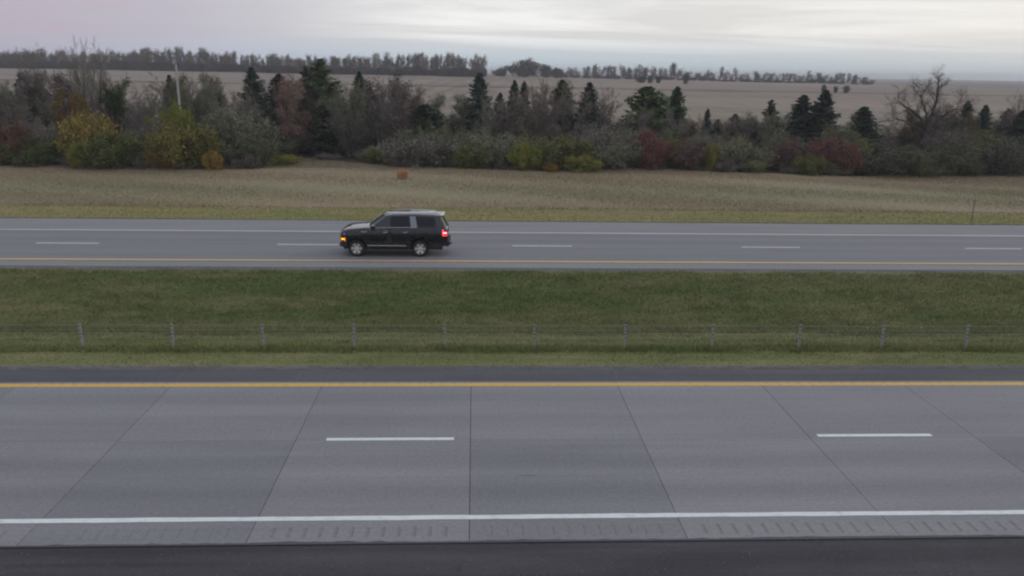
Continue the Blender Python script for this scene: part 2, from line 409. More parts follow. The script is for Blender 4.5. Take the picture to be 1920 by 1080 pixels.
# flat dark quads in place of the rumble grooves beside the yellow line, too small to pick apart
v = []; f = []
for i, x in enumerate(np.arange(-60, 60, .61)):
    n = len(v); v += [(x, Y_FY-.30, .0), (x+.28, Y_FY-.30, .0), (x+.28, Y_FY-.12, .004), (x, Y_FY-.12, .004)]
    v[n:n+4] = [(a, b, .0035) for a, b, c in v[n:n+4]]; f.append((n, n+1, n+2, n+3))
tag(ob('rumble_strip', mesh_py('rumble_strip', v, f, plain('rumble_dark', (.2, .19, .19), .9)), fr), kind='stuff')

# ------------------------------------------------------------------ grass as real blades
def blades(name, x0, x1, y0, y1, dens, h, w, mt, seed, lean=.5, clump=.0, hfun=None, edge=None):
    r = np.random.default_rng(seed)
    n = int((x1-x0)*(y1-y0)*dens)
    x = r.uniform(x0, x1, n); y = r.uniform(y0, y1, n)
    if edge is not None:
        k = edge(x, y, r); x, y = x[k], y[k]
    k = (x > -.72*y-2) & (x < .82*y+2); x, y = x[k], y[k]; n = len(x)
    hh = h*r.uniform(.45, 1.25, n)
    if clump: hh *= 1 + clump*(np.sin(x*2.1+np.sin(y*1.7)*2)*np.sin(y*2.9+np.sin(x*1.3)*2))
    if hfun is not None: hh *= hfun(x, y)
    z = gz(x, y)-.01
    a = r.uniform(0, 2*math.pi, n); ww = w*r.uniform(.6, 1.3, n)
    dx, dy = np.cos(a)*ww, np.sin(a)*ww
    l = r.normal(size=(n, 2))*lean*hh[:, None]
    V = np.empty((n, 3, 3)); V[:, 0] = np.stack([x-dx, y-dy, z], 1); V[:, 1] = np.stack([x+dx, y+dy, z], 1)
    V[:, 2] = np.stack([x+l[:, 0], y+l[:, 1], z+hh], 1)
    o = ob(name, mesh_np(name, V.reshape(-1, 3), None, np.arange(3*n).reshape(-1, 3), mt))
    return o
def edge_med(x, y, r):
    n = np.sin(x*.9)*.12+np.sin(x*2.7+1)*.08+r.normal(size=len(x))*.14
    return (y > 24.42+n) & (y < 36.75+n*1.6)
def h_med(x, y):
    w1 = .05*np.sin(x*1.1)+.04*np.sin(x*2.9+1); w2 = .22*np.sin(x*.5)+.12*np.sin(x*1.3+2)
    tall = sm(25.62, 25.72, y+w1)*(1-sm(26.3, 26.8, y+w1))
    tall2 = sm(28.85, 28.97, y+w2)*(.35+.65*(1-sm(29.2, 30.2, y+w2)))
    return .45 + 1.35*tall + .25*sm(26.3, 26.8, y) + 1.1*tall2
tag(blades('median_turf', -32, 36, 24.2, 37.1, 520, .11, .010, MED, 3, .9, .15, h_med, edge_med), 'short green grass of the median ditch', 'grass', kind='stuff')
def edge_clump(x, y, r):
    return (np.sin(x*1.7+np.sin(y*2.3)*2)*np.sin(y*3.1+np.sin(x*.9)*2.5)+.35*r.normal(size=len(x)) > .72) & (y > 26.6)
tag(blades('weed_tufts', -32, 36, 26.6, 36.6, 260, .20, .010, MED, 33, .8, .3, None, edge_clump), 'scattered taller weed tufts in the median ditch', 'grass', kind='stuff')
def edge_post(x, y, r):
    d = np.abs(((x+9.73+1.49) % 2.985)-1.49)
    return (d < .55*np.abs(r.normal(size=len(x))))
tag(blades('post_tufts', -30, 34, 25.75, 26.5, 300, .22, .010, MED, 31, .7, .2, None, edge_post), 'taller uncut grass tufts around the barrier posts', 'grass', kind='stuff')
tag(blades('mown_turf', -45, 50, 50.0, 55.2, 230, .08, .016, MOWN, 4, 1.0, .2, None, lambda x, y, r: y > 50.15+.12*np.sin(x*1.3)+.15*r.normal(size=len(x))), 'mown green strip beside the far shoulder', 'grass', kind='stuff')
def h_tan(x, y): return (.62+.38*np.sin(x*.21+y*.4)*np.sin(y*.33+x*.05))*(.8+.5*sm(66, 76, y)+.7*(1-sm(55.1, 55.7, y)))
def edge_tan(x, y, r):
    e = 77.5 + 1.5*np.sin(x*.16)+.8*np.sin(x*.45+1) + 9*np.exp(-((x+19)/9.)**2)
    return (y > 54.95+.06*r.normal(size=len(x))) & (y < e)
tag(blades('dry_grass', -62, 66, 54.7, 88, 150, .24, .015, TAN, 5, .8, .12, h_tan, edge_tan), 'tall dry tan grass of the wide verge', 'grass', kind='stuff')

# loose stones along the pavement edges
def stones(name, x0, x1, y0, y1, n, zf, size, mt, seed):
    r = np.random.default_rng(seed); x = r.uniform(x0, x1, n); y = y0+(y1-y0)*np.clip(r.normal(.5, .27, n), 0, 1)
    k = np.sin(x*.8+np.sin(x*.23)*3)+r.normal(size=n)*.8 > -.4; x, y = x[k], y[k]; n = len(x)
    sz = size*r.uniform(.4, 1.5, (n, 1)); O = np.array([[1, 0, 0], [0, 1, 0], [-1, 0, 0], [0, -1, 0], [0, 0, .7], [0, 0, -.5]])
    V = O[None]*sz[:, None]*r.uniform(.7, 1.2, (n, 6, 1)); a = r.uniform(0, 6.28, n); c, s_ = np.cos(a)[:, None], np.sin(a)[:, None]
    V = np.stack([V[..., 0]*c-V[..., 1]*s_+x[:, None], V[..., 0]*s_+V[..., 1]*c+y[:, None], V[..., 2]+np.asarray(zf(x, y))[:, None]+.3*sz], -1)
    T = np.array([[0, 1, 4], [1, 2, 4], [2, 3, 4], [3, 0, 4], [1, 0, 5], [2, 1, 5], [3, 2, 5], [0, 3, 5]])
    return ob(name, mesh_np(name, V.reshape(-1, 3), None, (np.arange(n)[:, None, None]*6+T[None]).reshape(-1, 3), mt))
STONE = ground_mat('loose_stone', [(.24, .235, .24), (.33, .325, .32), (.16, .155, .155)], (3, 9, 40), .0)
tag(stones('edge_gravel', -32, 36, 23.82, 24.55, 7000, gz, .022, STONE, 21), 'loose gravel between the dark shoulder and the median grass', 'gravel', kind='stuff')
tag(stones('far_edge_gravel', -40, 44, 36.6, 37.6, 5000, gz, .028, STONE, 22), 'loose gravel along the far carriageway inner edge', 'gravel', kind='stuff')
tag(stones('shoulder_grit', -16, 18, 12.2, 14.28, 2200, lambda x, y: np.full(len(x), -.02), .011, STONE, 23), 'grit scattered over the near outer shoulder', 'gravel', kind='stuff')

# ------------------------------------------------------------------ vegetation builders
def tube_mesh(name, segs, mt, sides=3):
    A = np.array([s[0] for s in segs]); B = np.array([s[1] for s in segs]); r0 = np.array([s[2] for s in segs]); r1 = np.array([s[3] for s in segs])
    d = B-A; L = np.linalg.norm(d, axis=1, keepdims=True); d = d/np.maximum(L, 1e-6)
    ref = np.where(np.abs(d[:, 2:3]) > .9, [[1., 0, 0]], [[0, 0, 1.]])
    u = np.cross(d, ref); u /= np.linalg.norm(u, axis=1, keepdims=True); w = np.cross(d, u)
    V = []
    for P, r in ((A, r0), (B, r1)):
        for k in range(sides):
            t = 2*math.pi*k/sides; V.append(P + r[:, None]*(math.cos(t)*u+math.sin(t)*w))
    V = np.stack(V, 1); n = len(A); base = (np.arange(n)*2*sides)[:, None]
    F = np.concatenate([base+np.array([[k, (k+1) % sides, sides+(k+1) % sides, sides+k]]) for k in range(sides)])
    return mesh_np(name, V.reshape(-1, 3), F, None, mt, smooth=True)
def grow(seed, H, nch, ang, ratio, wig, trop, r0, stems=1, spread=.15, start=.25, trunkfrac=.8, minr=.006, forks=None):
    """recursive branching; returns thick wood, twigs, twig tips"""
    rg = random.Random(seed); wood = []; twig = []; tips = []
    maxl = len(nch)
    def br(p, d, L, r, lvl):
        n = max(2, [8, 6, 4, 3, 2, 2][lvl]); st = L/n; pts = [p]
        for i in range(n):
            d = (d + Vector((rg.gauss(0, wig), rg.gauss(0, wig), rg.gauss(0, wig)+trop[min(lvl, len(trop)-1)]))).normalized()
            q = p + d*st; ra = r*(1-.82*i/n); rb = r*(1-.82*(i+1)/n)
            (wood if lvl < 2 else twig).append((tuple(p), tuple(q), max(ra, minr), max(rb, minr*.6)))
            p = q; pts.append((p, d.copy(), max(rb, minr)))
        if lvl < maxl:
            c = nch[lvl]; c = c if lvl == 0 else max(1, int(c*rg.uniform(.7, 1.3)))
            for j in range(c):
                t = start+(1-start)*(j+rg.random())/c if lvl == 0 else .2+.8*(j+rg.random())/c
                k = min(n, max(1, int(t*n+.5))); P, D, R = pts[k]
                a = rg.uniform(0, 2*math.pi); an = rad(ang[min(lvl, len(ang)-1)]*rg.uniform(.6, 1.3))
                side = D.orthogonal().normalized(); side.rotate(Matrix.Rotation(a, 3, D))
                nd = (D*math.cos(an)+side*math.sin(an)).normalized()
                LL = L*ratio[min(lvl, len(ratio)-1)]*rg.uniform(.6, 1.15)*(1.15-.55*t if lvl == 0 else 1-.35*t)
                br(P, nd, LL, max(R*.62, minr), lvl+1)
        else: tips.append(tuple(p))
    for s in range(stems):
        a = 2*math.pi*(s+rg.random()*.7)/stems; sp = spread*rg.uniform(.35, 1.2) if stems > 1 else spread*.25
        d = Vector((math.cos(a)*sp, math.sin(a)*sp, 1)).normalized()
        br(Vector((math.cos(a)*.05*stems**.5, math.sin(a)*.05*stems**.5, -.15)), d, H*trunkfrac*rg.uniform(.8, 1.02), r0*(1 if stems == 1 else rg.uniform(.6, 1)), 0)
    top = max(t[2] for t in tips) if tips else H
    return wood, twig, np.array(tips), top
def leaf_tris(pts, n, spread, size, seed):
    r = np.random.default_rng(seed); P = np.repeat(pts, n, 0) + r.normal(size=(len(pts)*n, 3))*spread
    m = len(P); a = r.normal(size=(m, 3)); a /= np.linalg.norm(a, axis=1, keepdims=True)
    b = np.cross(a, r.normal(size=(m, 3))); b /= np.linalg.norm(b, axis=1, keepdims=True)
    s = size*r.uniform(.5, 1.4, (m, 1))
    V = np.stack([P-a*s, P-b*s*.45, P+a*s, P+b*s*.45], 1)
    return V.reshape(-1, 3), np.arange(4*m).reshape(-1, 4)
def tint_mat(name, dark, rough=.9, sc=3, transl=.0):
    """colour comes from the object's own colour, varied by noise and at random per plant"""
    m, t, b = mat(name, rough, .15)
    oi = t.nodes.new('ShaderNodeObjectInfo'); o = t.nodes.new('ShaderNodeTexCoord').outputs['Object']
    n = noise_(t, o, sc, 3, .6); n2 = noise_(t, o, .7, 2, .5)
    c = mix_(t, 1, oi.outputs['Color'], ramp_(t, n, [(.25, (dark,)*3), (.75, (1.25, 1.22, 1.15))]), 'MULTIPLY')
    hs = t.nodes.new('ShaderNodeHueSaturation'); t.links.new(c, hs.inputs['Color'])
    t.links.new(maprange_(t, n2, .3, .7, .475, .525), hs.inputs['Hue']); t.links.new(maprange_(t, oi.outputs['Random'], 0, 1, .85, 1.12), hs.inputs['Value'])
    t.links.new(hs.outputs[0], b.inputs['Base Color']); return m
M_BARK = tint_mat('bark', .6, .95, 6); M_TWIG = tint_mat('twigs', .7, .95, 2); M_LEAF = tint_mat('leaves', .55, .85, 2.2); M_NEEDLE = tint_mat('needles', .5, .85, 2.0)

def join_crown(name, twig, leaf=None, frac_leaf_mat=M_LEAF):
    """twigs (and leaves) as one crown mesh; twigs use slot 0, leaves slot 1"""
    me = tube_mesh(name, twig, M_TWIG)
    if leaf is None: return me
    nv = len(me.vertices); V = np.empty(nv*3, np.float32); me.vertices.foreach_get('co', V)
    nf = len(me.polygons); L = np.empty(nf*4, np.int32); me.loops.foreach_get('vertex_index', L)
    V = np.concatenate([V.reshape(-1, 3), leaf[0]]); F = np.concatenate([L.reshape(-1, 4), leaf[1]+nv])
    bpy.data.meshes.remove(me)
    me = mesh_np(name, V, F, None, M_TWIG); me.materials.append(frac_leaf_mat)
    me.polygons.foreach_set('material_index', np.concatenate([np.zeros(nf), np.ones(len(leaf[1]))]).astype(np.int32))
    return me
PROTO = {}
def add_proto(key, wood, crown_me, top, tips):
    w = max(1e-3, float(np.percentile(np.hypot(tips[:, 0], tips[:, 1]), 93)))
    PROTO.setdefault(key, []).append((tube_mesh(key+'_wood', wood, M_BARK, 5), crown_me, top, w))
# bare trees: brushy crowns of grey-brown twigs
for s in range(5):
    wd, tw, tp, top = grow(10+s, 9.5, (15, 9, 7, 4), (42, 38, 36, 34), (.42, .48, .5, .55), .13, (.05, .07, .05, .02), .15, stems=1 if s % 2 else 3, spread=.22, start=.12, minr=.0115)
    add_proto('bare', wd, tube_mesh('bare_crown', tw, M_TWIG), top, tp)
for s in range(2):      # fine lacy crowns for the tallest
    wd, tw, tp, top = grow(20+s, 11, (15, 8, 7, 4), (40, 38, 38, 36), (.42, .48, .5, .55), .12, (.06, .06, .04, .02), .15, stems=3, spread=.14, start=.42, minr=.0075)
    add_proto('lacy', wd, tube_mesh('lacy_crown', tw, M_TWIG), top, tp)
# nearly bare trees holding some dead or yellow leaves
for s in range(3):
    wd, tw, tp, top = grow(30+s, 8, (12, 7, 6, 3), (45, 40, 38, 36), (.42, .48, .5, .5), .13, (.05, .05, .03), .13, stems=2, spread=.2, start=.12, minr=.011)
    add_proto('leafy', wd, join_crown('leafy_crown', tw, leaf_tris(tp, 5, .22, .075, s)), top, tp)
# thicket shrubs: many stems, twiggy, some leaf
for s in range(5):
    wd, tw, tp, top = grow(50+s, 2.7, (7, 6, 4), (38, 40, 42), (.5, .5, .5), .16, (.02, .05, .03), .035, stems=15, spread=.75, start=.1, minr=.0095)
    add_proto('shrub', wd, join_crown('shrub_crown', tw, leaf_tris(tp, 3 if s < 3 else 5, .14, .06, s+9)), top, tp)
# leafy shrubs still in full colour
for s in range(4):
    wd, tw, tp, top = grow(70+s, 2.5, (7, 6, 4), (40, 42, 42), (.5, .5, .5), .16, (.02, .04, .02), .035, stems=11, spread=.8, start=.12, minr=.006)
    add_proto('bush', wd, join_crown('bush_crown', tw, leaf_tris(tp, 11, .15, .065, s+19)), top, tp)
# the old cottonwood: short bole, heavy spreading limbs, dead leader
def cottonwood():
    rg = random.Random(77); wood = []; twig = []; tips = []
    def path(pts, r0, r1, n=5):
        out = []
        for i in range(len(pts)-1):
            for k in range(n):
                out.append(Vector(pts[i]).lerp(Vector(pts[i+1]), k/n)+Vector((rg.gauss(0, .05), rg.gauss(0, .05), 0)))
        out.append(Vector(pts[-1])); m = len(out)-1
        for i in range(m): wood.append((tuple(out[i]), tuple(out[i+1]), r0+(r1-r0)*i/m, r0+(r1-r0)*(i+1)/m))
        return out
    def sub(p, d, L, r, lvl):
        n = (5, 4, 3, 2)[lvl]; q = p
        for i in range(n):
            d = (d+Vector((rg.gauss(0, .15), rg.gauss(0, .15), rg.gauss(.04, .12)))).normalized(); e = q+d*L/n
            (wood if lvl == 0 else twig).append((tuple(q), tuple(e), max(r*(1-.75*i/n), .0065), max(r*(1-.75*(i+1)/n), .005))); q = e
            if lvl < 3:
                for c in range((1, 2, 1)[lvl]):
                    a = rg.uniform(0, 6.28); an = rad(rg.uniform(25, 55)); s = d.orthogonal().normalized(); s.rotate(Matrix.Rotation(a, 3, d))
                    sub(q, (d*math.cos(an)+s*math.sin(an)).normalized(), L*rg.uniform(.38, .6), r*.5, lvl+1)
        tips.append(tuple(q))
    main = path([(-.6, 0, -.2), (-.25, 0, 2.2), (0, 0, 4.6), (.1, 0, 5.1)], .40, .30, 4)
    limbs = [([(.0, 0, 4.8), (-.9, .3, 6.0), (-2.0, .2, 7.0), (-3.2, .5, 7.9)], .20), ([(.05, 0, 5.0), (-.6, -.5, 6.6), (-1.3, -.7, 7.9), (-1.5, -.7, 8.8)], .15),
             ([(.1, 0, 5.0), (.35, .2, 6.4), (.75, .3, 7.8), (.72, .3, 9.4), (.8, .3, 10.4)], .20), ([(.1, 0, 4.9), (1.1, -.3, 6.1), (2.2, -.2, 6.9), (3.2, 0, 7.4)], .19),
             ([(.05, 0, 4.5), (1.3, .6, 5.2), (2.6, .9, 5.9), (3.6, 1.0, 6.3)], .13), ([(-.1, 0, 4.2), (-1.2, .7, 5.0), (-2.3, 1.0, 5.6), (-3.3, 1.2, 6.0)], .12)]
    for li, (p, r) in enumerate(limbs):
        o = path(p, r, r*.28, 4)
        for i in range(3, len(o)):
            for c in range(1):
                a = rg.uniform(0, 6.28); d = (o[i]-o[i-1]).normalized(); s = d.orthogonal().normalized(); s.rotate(Matrix.Rotation(a, 3, d)); an = rad(rg.uniform(30, 65))
                sub(o[i], (d*math.cos(an)+s*math.sin(an)+Vector((0, 0, .2))).normalized(), rg.uniform(.9, 2.0), r*.22, 0)
    return wood, twig, np.array(tips), max(t[2] for t in tips)
wd, tw, tp, top = cottonwood(); add_proto('cottonwood', wd, tube_mesh('cottonwood_crown', tw, M_TWIG), top, tp)
# conifers
def conifer(seed, H, R, nb, shape, droop, gap=0., base=.04, frond=.30):
    r = np.random.default_rng(seed); T = []; wood = [((0, 0, -.2), (0, 0, H*.5), .035*R+.06, .06), ((0, 0, H*.5), (0, 0, H*.985), .06, .012)]
    for i in range(nb):
        h = base+(1-base)*(i+r.random())/nb; h = min(h, .985)
        if r.random() < gap: continue
        a = r.uniform(0, 6.283); L = R*shape(h)*r.uniform(.68, 1.14)+.05
        rise = (.45*h-droop)+r.normal()*.06
        ca, sa = math.cos(a), math.sin(a); z0 = h*H
        k = max(3, int(L/.17)); tt = (np.arange(k)+r.random(k)*.6)/k
        px = ca*L*tt; py = sa*L*tt; pz = z0+L*(rise*tt+.22*tt*tt)
        if L > .5: wood.append(((0, 0, z0), (float(ca*L*.8), float(sa*L*.8), float(z0+L*(rise*.8+.14))), .018, .006))
        w = frond*(1.05-.7*tt)*min(1.2, .4+L*.5)*min(1, .25+(1-h)*5)
        for sgn in (-1, 1):
            for q in range(2):
                an = a+sgn*(.6+.5*r.random(k)); l = w*r.uniform(.7, 1.4, k)
                tip = np.stack([px+np.cos(an)*l, py+np.sin(an)*l, pz-(.18+.45*q)*l*r.uniform(.3, 1.3, k)+.02], 1)
                b0 = np.stack([px-ca*.10, py-sa*.10, pz], 1); b1 = np.stack([px+ca*.10, py+sa*.10, pz-.06-.1*q], 1)
                T.append(np.stack([b0, b1, tip], 1))
        if h > .93: continue
        tip = np.array([[[px[-1]-.05*sa, py[-1]+.05*ca, pz[-1]], [px[-1]+.05*sa, py[-1]-.05*ca, pz[-1]-.06], [ca*(L+.16), sa*(L+.16), pz[-1]+.05]]]); T.append(tip)
    lead = H
    for a in np.linspace(0, 6.28, 9)[:-1]:
        T.append(np.array([[[0, 0, lead], [.05*math.cos(a), .05*math.sin(a), lead-.5], [.12*math.cos(a), .12*math.sin(a), lead-.42]]]))
    T = np.concatenate(T).reshape(-1, 3)
    return wood, mesh_np('conifer_crown', T, None, np.arange(len(T)).reshape(-1, 3), M_NEEDLE), H, R
def add_con(key, *a, **k):
    w, c, H, R = conifer(*a, **k); PROTO.setdefault(key, []).append((tube_mesh(key+'_wood', w, M_BARK, 5), c, H, R))
for s in range(4): add_con('spruce', 100+s, 7.5, 1.75, 420, lambda h: min((1-h)**.62, (1-h)*2.7)*(.9+.1*math.sin(h*40)), .32, frond=.36)
for s in range(2): add_con('juniper', 120+s, 5, 1.35, 300, lambda h: (1-h**2.2)**.8*(.75+.25*min(1, h*5)), -.25, frond=.34)
for s in range(3): add_con('pine', 130+s, 7, 1.6, 210, lambda h: (1-h**1.7)**.8*(.55+.45*abs(math.sin(h*14+s))), -.1, gap=.12, base=.12, frond=.42)
# distant shelterbelt trees, one light mesh each
BELT = []; BELTB = []
for s in range(8):
    wd, tw, tp, top = grow(200+s, 9, (14, 6, 4), (34, 36, 38), (.30, .5, .5), .12, (.08, .05, .03), .13, stems=2+s % 3, spread=.13, start=.05, minr=.022)
    me = join_crown('shelterbelt_tree', wd+tw, leaf_tris(tp, 2 if s < 5 else 4, .3, .14, s+40), M_LEAF)
    BELT.append((me, top, float(np.percentile(np.hypot(tp[:, 0], tp[:, 1]), 93))))
for s in range(4):
    wd, tw, tp, top = grow(230+s, 4.5, (8, 5, 3), (38, 38, 40), (.45, .5, .5), .14, (.03, .04, .03), .06, stems=12, spread=.9, start=.05, minr=.02)
    me = join_crown('shelterbelt_bush', wd+tw, leaf_tris(tp, 5, .28, .17, s+60), M_LEAF)
    BELTB.append((me, top, float(np.percentile(np.hypot(tp[:, 0], tp[:, 1]), 93))))

RP = random.Random(11)
def plant(name, key, X, Y, H, W, col, label, cat, group=None, var=None, bark=(.13, .115, .105), rot=None, twig=None):
    """one plant = empty at its foot + trunk + crown"""
    wood, crown, top, w = PROTO[key][RP.randrange(len(PROTO[key])) if var is None else var]
    e = bpy.data.objects.new(name, None); COL.objects.link(e); e.empty_display_size = .3
    e.location = (X, Y, gzf(X, Y)-.03); e.rotation_euler = (RP.gauss(0, .02), RP.gauss(0, .02), RP.uniform(0, 6.28) if rot is None else rot)
    sx = (W/2)/w if W else H/top
    e.scale = (sx, sx, H/top)
    t = ob('trunk', wood, e); c = ob('crown', crown, e)
    t.color = (*bark, 1); c.color = (*col, 1)
    tag(e, label, cat, group); return e
def plant_px(name, key, px, pytop, Y, wpx, col, label, cat, group=None, **k):
    X, Zt = at(px, pytop, Y); H = Zt-gzf(X, Y)
    return plant(name, key, X, Y, max(H, .4), wpx*Y/F_PX*1.02, col, label, cat, group, **k)

BROWN = (.265, .225, .20); GREY = (.26, .25, .225); RUST = (.33, .23, .19); DKBR = (.205, .188, .168)
SPR = (.078, .118, .096); SPR2 = (.082, .122, .082); PIN = (.105, .150, .070); 
# --- conifers (px, top row, distance, width px, colour, kind, label)
for px, ty, Y, w, c, kind, lab in [
    (475, 124, 96, 62, SPR, 'spruce', 'dark spruce with pointed top, leftmost tall spruce near the brown round tree'),
    (525, 136, 92, 74, SPR, 'spruce', 'very dark spruce just left of the broad green pine'),
    (603, 108, 94, 104, PIN, 'pine', 'tallest broad green pine with rounded top left of centre'),
    (574, 122, 98, 70, SPR2, 'pine', 'narrower dark pine crowded against the left side of the broad green pine'),
    (672, 131, 97, 46, SPR, 'spruce', 'slim dark spruce standing between the broad pine and the round bare tree'),
    (800, 196, 86, 80, (.07, .095, .058), 'juniper', 'low dark green conifer rising among bare trees left of the tall spruce'),
    (897, 134, 92, 62, SPR, 'spruce', 'tall blue-green spruce against the field, at the middle of the tree row'),
    (938, 172, 94, 40, SPR, 'spruce', 'short spruce just right of the tall middle spruce'),
    (962, 148, 95, 38, SPR, 'spruce', 'slender spruce, left one of a close pair near the reddish bare tree'),
    (981, 150, 97, 34, SPR, 'spruce', 'slender spruce, right one of a close pair near the reddish bare tree'),
    (1055, 147, 94, 64, SPR2, 'spruce', 'dark spruce right of the reddish bare tree'),
    (1103, 152, 91, 60, SPR, 'spruce', 'dense dark spruce beside the small forked bare tree'),
    (1218, 162, 90, 92, PIN, 'juniper', 'wide bright green cedar with bumpy top, left of a touching pair'),
    (1265, 160, 91, 58, (.08, .125, .068), 'spruce', 'deep green tapering conifer, right of the touching green pair'),
    (1327, 202, 98, 24, SPR, 'spruce', 'thin small spruce standing alone before the field right of the green pair'),
    (1348, 222, 90, 38, SPR, 'spruce', 'small dark spruce among shrubs right of the thin spruce'),
    (1379, 212, 92, 44, SPR2, 'spruce', 'small green spruce, second right of the thin lone spruce'),
    (1412, 221, 93, 44, (.088, .098, .078), 'pine', 'small ragged dull pine left of the open-branched pine'),
    (1450, 186, 92, 52, (.088, .098, .078), 'pine', 'open-branched dark pine with tufted top left of the twin spruces'),
    (1507, 176, 87, 74, SPR, 'spruce', 'big blue-green spruce, left one of the twin spruces'),
    (1547, 166, 86, 70, SPR, 'spruce', 'big blue-green spruce, right and taller one of the twin spruces'),
    (1623, 198, 83, 84, SPR, 'spruce', 'broad dark spruce standing alone left of the old cottonwood'),
    (1815, 187, 90, 46, (.088, .098, .078), 'spruce', 'thin dull spruce just right of the old cottonwood'),
    (1850, 195, 88, 44, SPR, 'spruce', 'neat dark spruce second right of the old cottonwood'),
    (1890, 202, 90, 44, (.088, .098, .078), 'spruce', 'sparse grey-green spruce near the right end of the row'),
    (1922, 205, 86, 52, SPR, 'spruce', 'dark spruce cut by the right edge of the view'),
    (36, 134, 98, 44, (.07, .085, .06), 'pine', 'dark tufted pine top near the left edge of the view'),
    (315, 138, 95, 38, SPR2, 'spruce', 'narrow dark spruce just left of the leaning pole'),
    (605, 195, 88, 66, (.065, .085, .052), 'pine', 'low dark pine under the broad green pine')]:
    w *= 1.5 if kind == 'spruce' else 1.25; c = tuple(v*1.35 for v in c)
    plant_px('spruce_tree' if kind == 'spruce' else ('pine_tree' if kind == 'pine' else 'cedar_tree'), kind, px, ty, Y, w, c, lab, 'tree', 'evergreen trees in the roadside row')
# --- bare and nearly bare trees worth naming
plant_px('cottonwood_tree', 'cottonwood', 1757, 118, 84, 150, (.17, .155, .142), 'old bare cottonwood with thick forked trunk, largest tree at the right', 'tree', 'bare trees in the roadside row', bark=(.105, .095, .088), rot=0.)
for px, ty, Y, w, c, key, lab in [
    (143, 64, 90, 92, GREY, 'lacy', 'tall bare tree reaching above the skyline at left, left of two'),
    (176, 64, 93, 84, GREY, 'lacy', 'tall bare tree reaching above the skyline at left, right of two'),
    (64, 78, 97, 66, GREY, 'lacy', 'thin tall bare tree between the left edge and the two tallest trees'),
    (95, 140, 91, 110, (.115, .085, .078), 'leafy', 'dull reddish brown tree left of the two tallest bare trees'),
    (22, 170, 86, 100, BROWN, 'bare', 'bare brown tree at the left edge of the view'),
    (130, 172, 86, 80, (.21, .140, .035), 'leafy', 'tree with thin orange-yellow leaves below the two tallest bare trees'),
    (226, 150, 93, 64, (.070, .105, .028), 'leafy', 'small round tree still green, right of the two tallest bare trees'),
    (275, 170, 91, 90, GREY, 'bare', 'grey bare tree between the round green tree and the leaning pole'),
    (372, 134, 91, 128, BROWN, 'bare', 'wide rounded brown bare tree right of the leaning pole'),
    (552, 140, 89, 70, RUST, 'leafy', 'reddish tree with dead leaves in front of the broad green pine'),
    (705, 142, 88, 110, GREY, 'bare', 'pale-trunked bare tree in front of the slim dark spruce'),
    (732, 138, 92, 84, (.075, .078, .058), 'leafy', 'dark round-topped tree standing at the middle left against the field'),
    (650, 180, 87, 100, DKBR, 'bare', 'dark bare tree between the broad pine and the pale-trunked tree'),
    (1020, 146, 91, 84, RUST, 'bare', 'reddish bare tree between the two groups of middle spruces'),
    (1132, 152, 89, 46, DKBR, 'lacy', 'small forked bare tree with crooked top beside the dense dark spruce'),
    (1795, 210, 87, 66, (.20, .14, .075), 'leafy', 'tan-leaved small tree behind the right limb of the cottonwood'),
    (1715, 205, 88, 70, (.15, .115, .065), 'leafy', 'tan-leaved small tree behind the left limb of the cottonwood'),
    (1905, 165, 92, 50, GREY, 'lacy', 'thin bare tree at the right edge of the view')]:
    plant_px('bare_tree', key, px, ty, Y, w, c, lab, 'tree', 'bare trees in the roadside row')
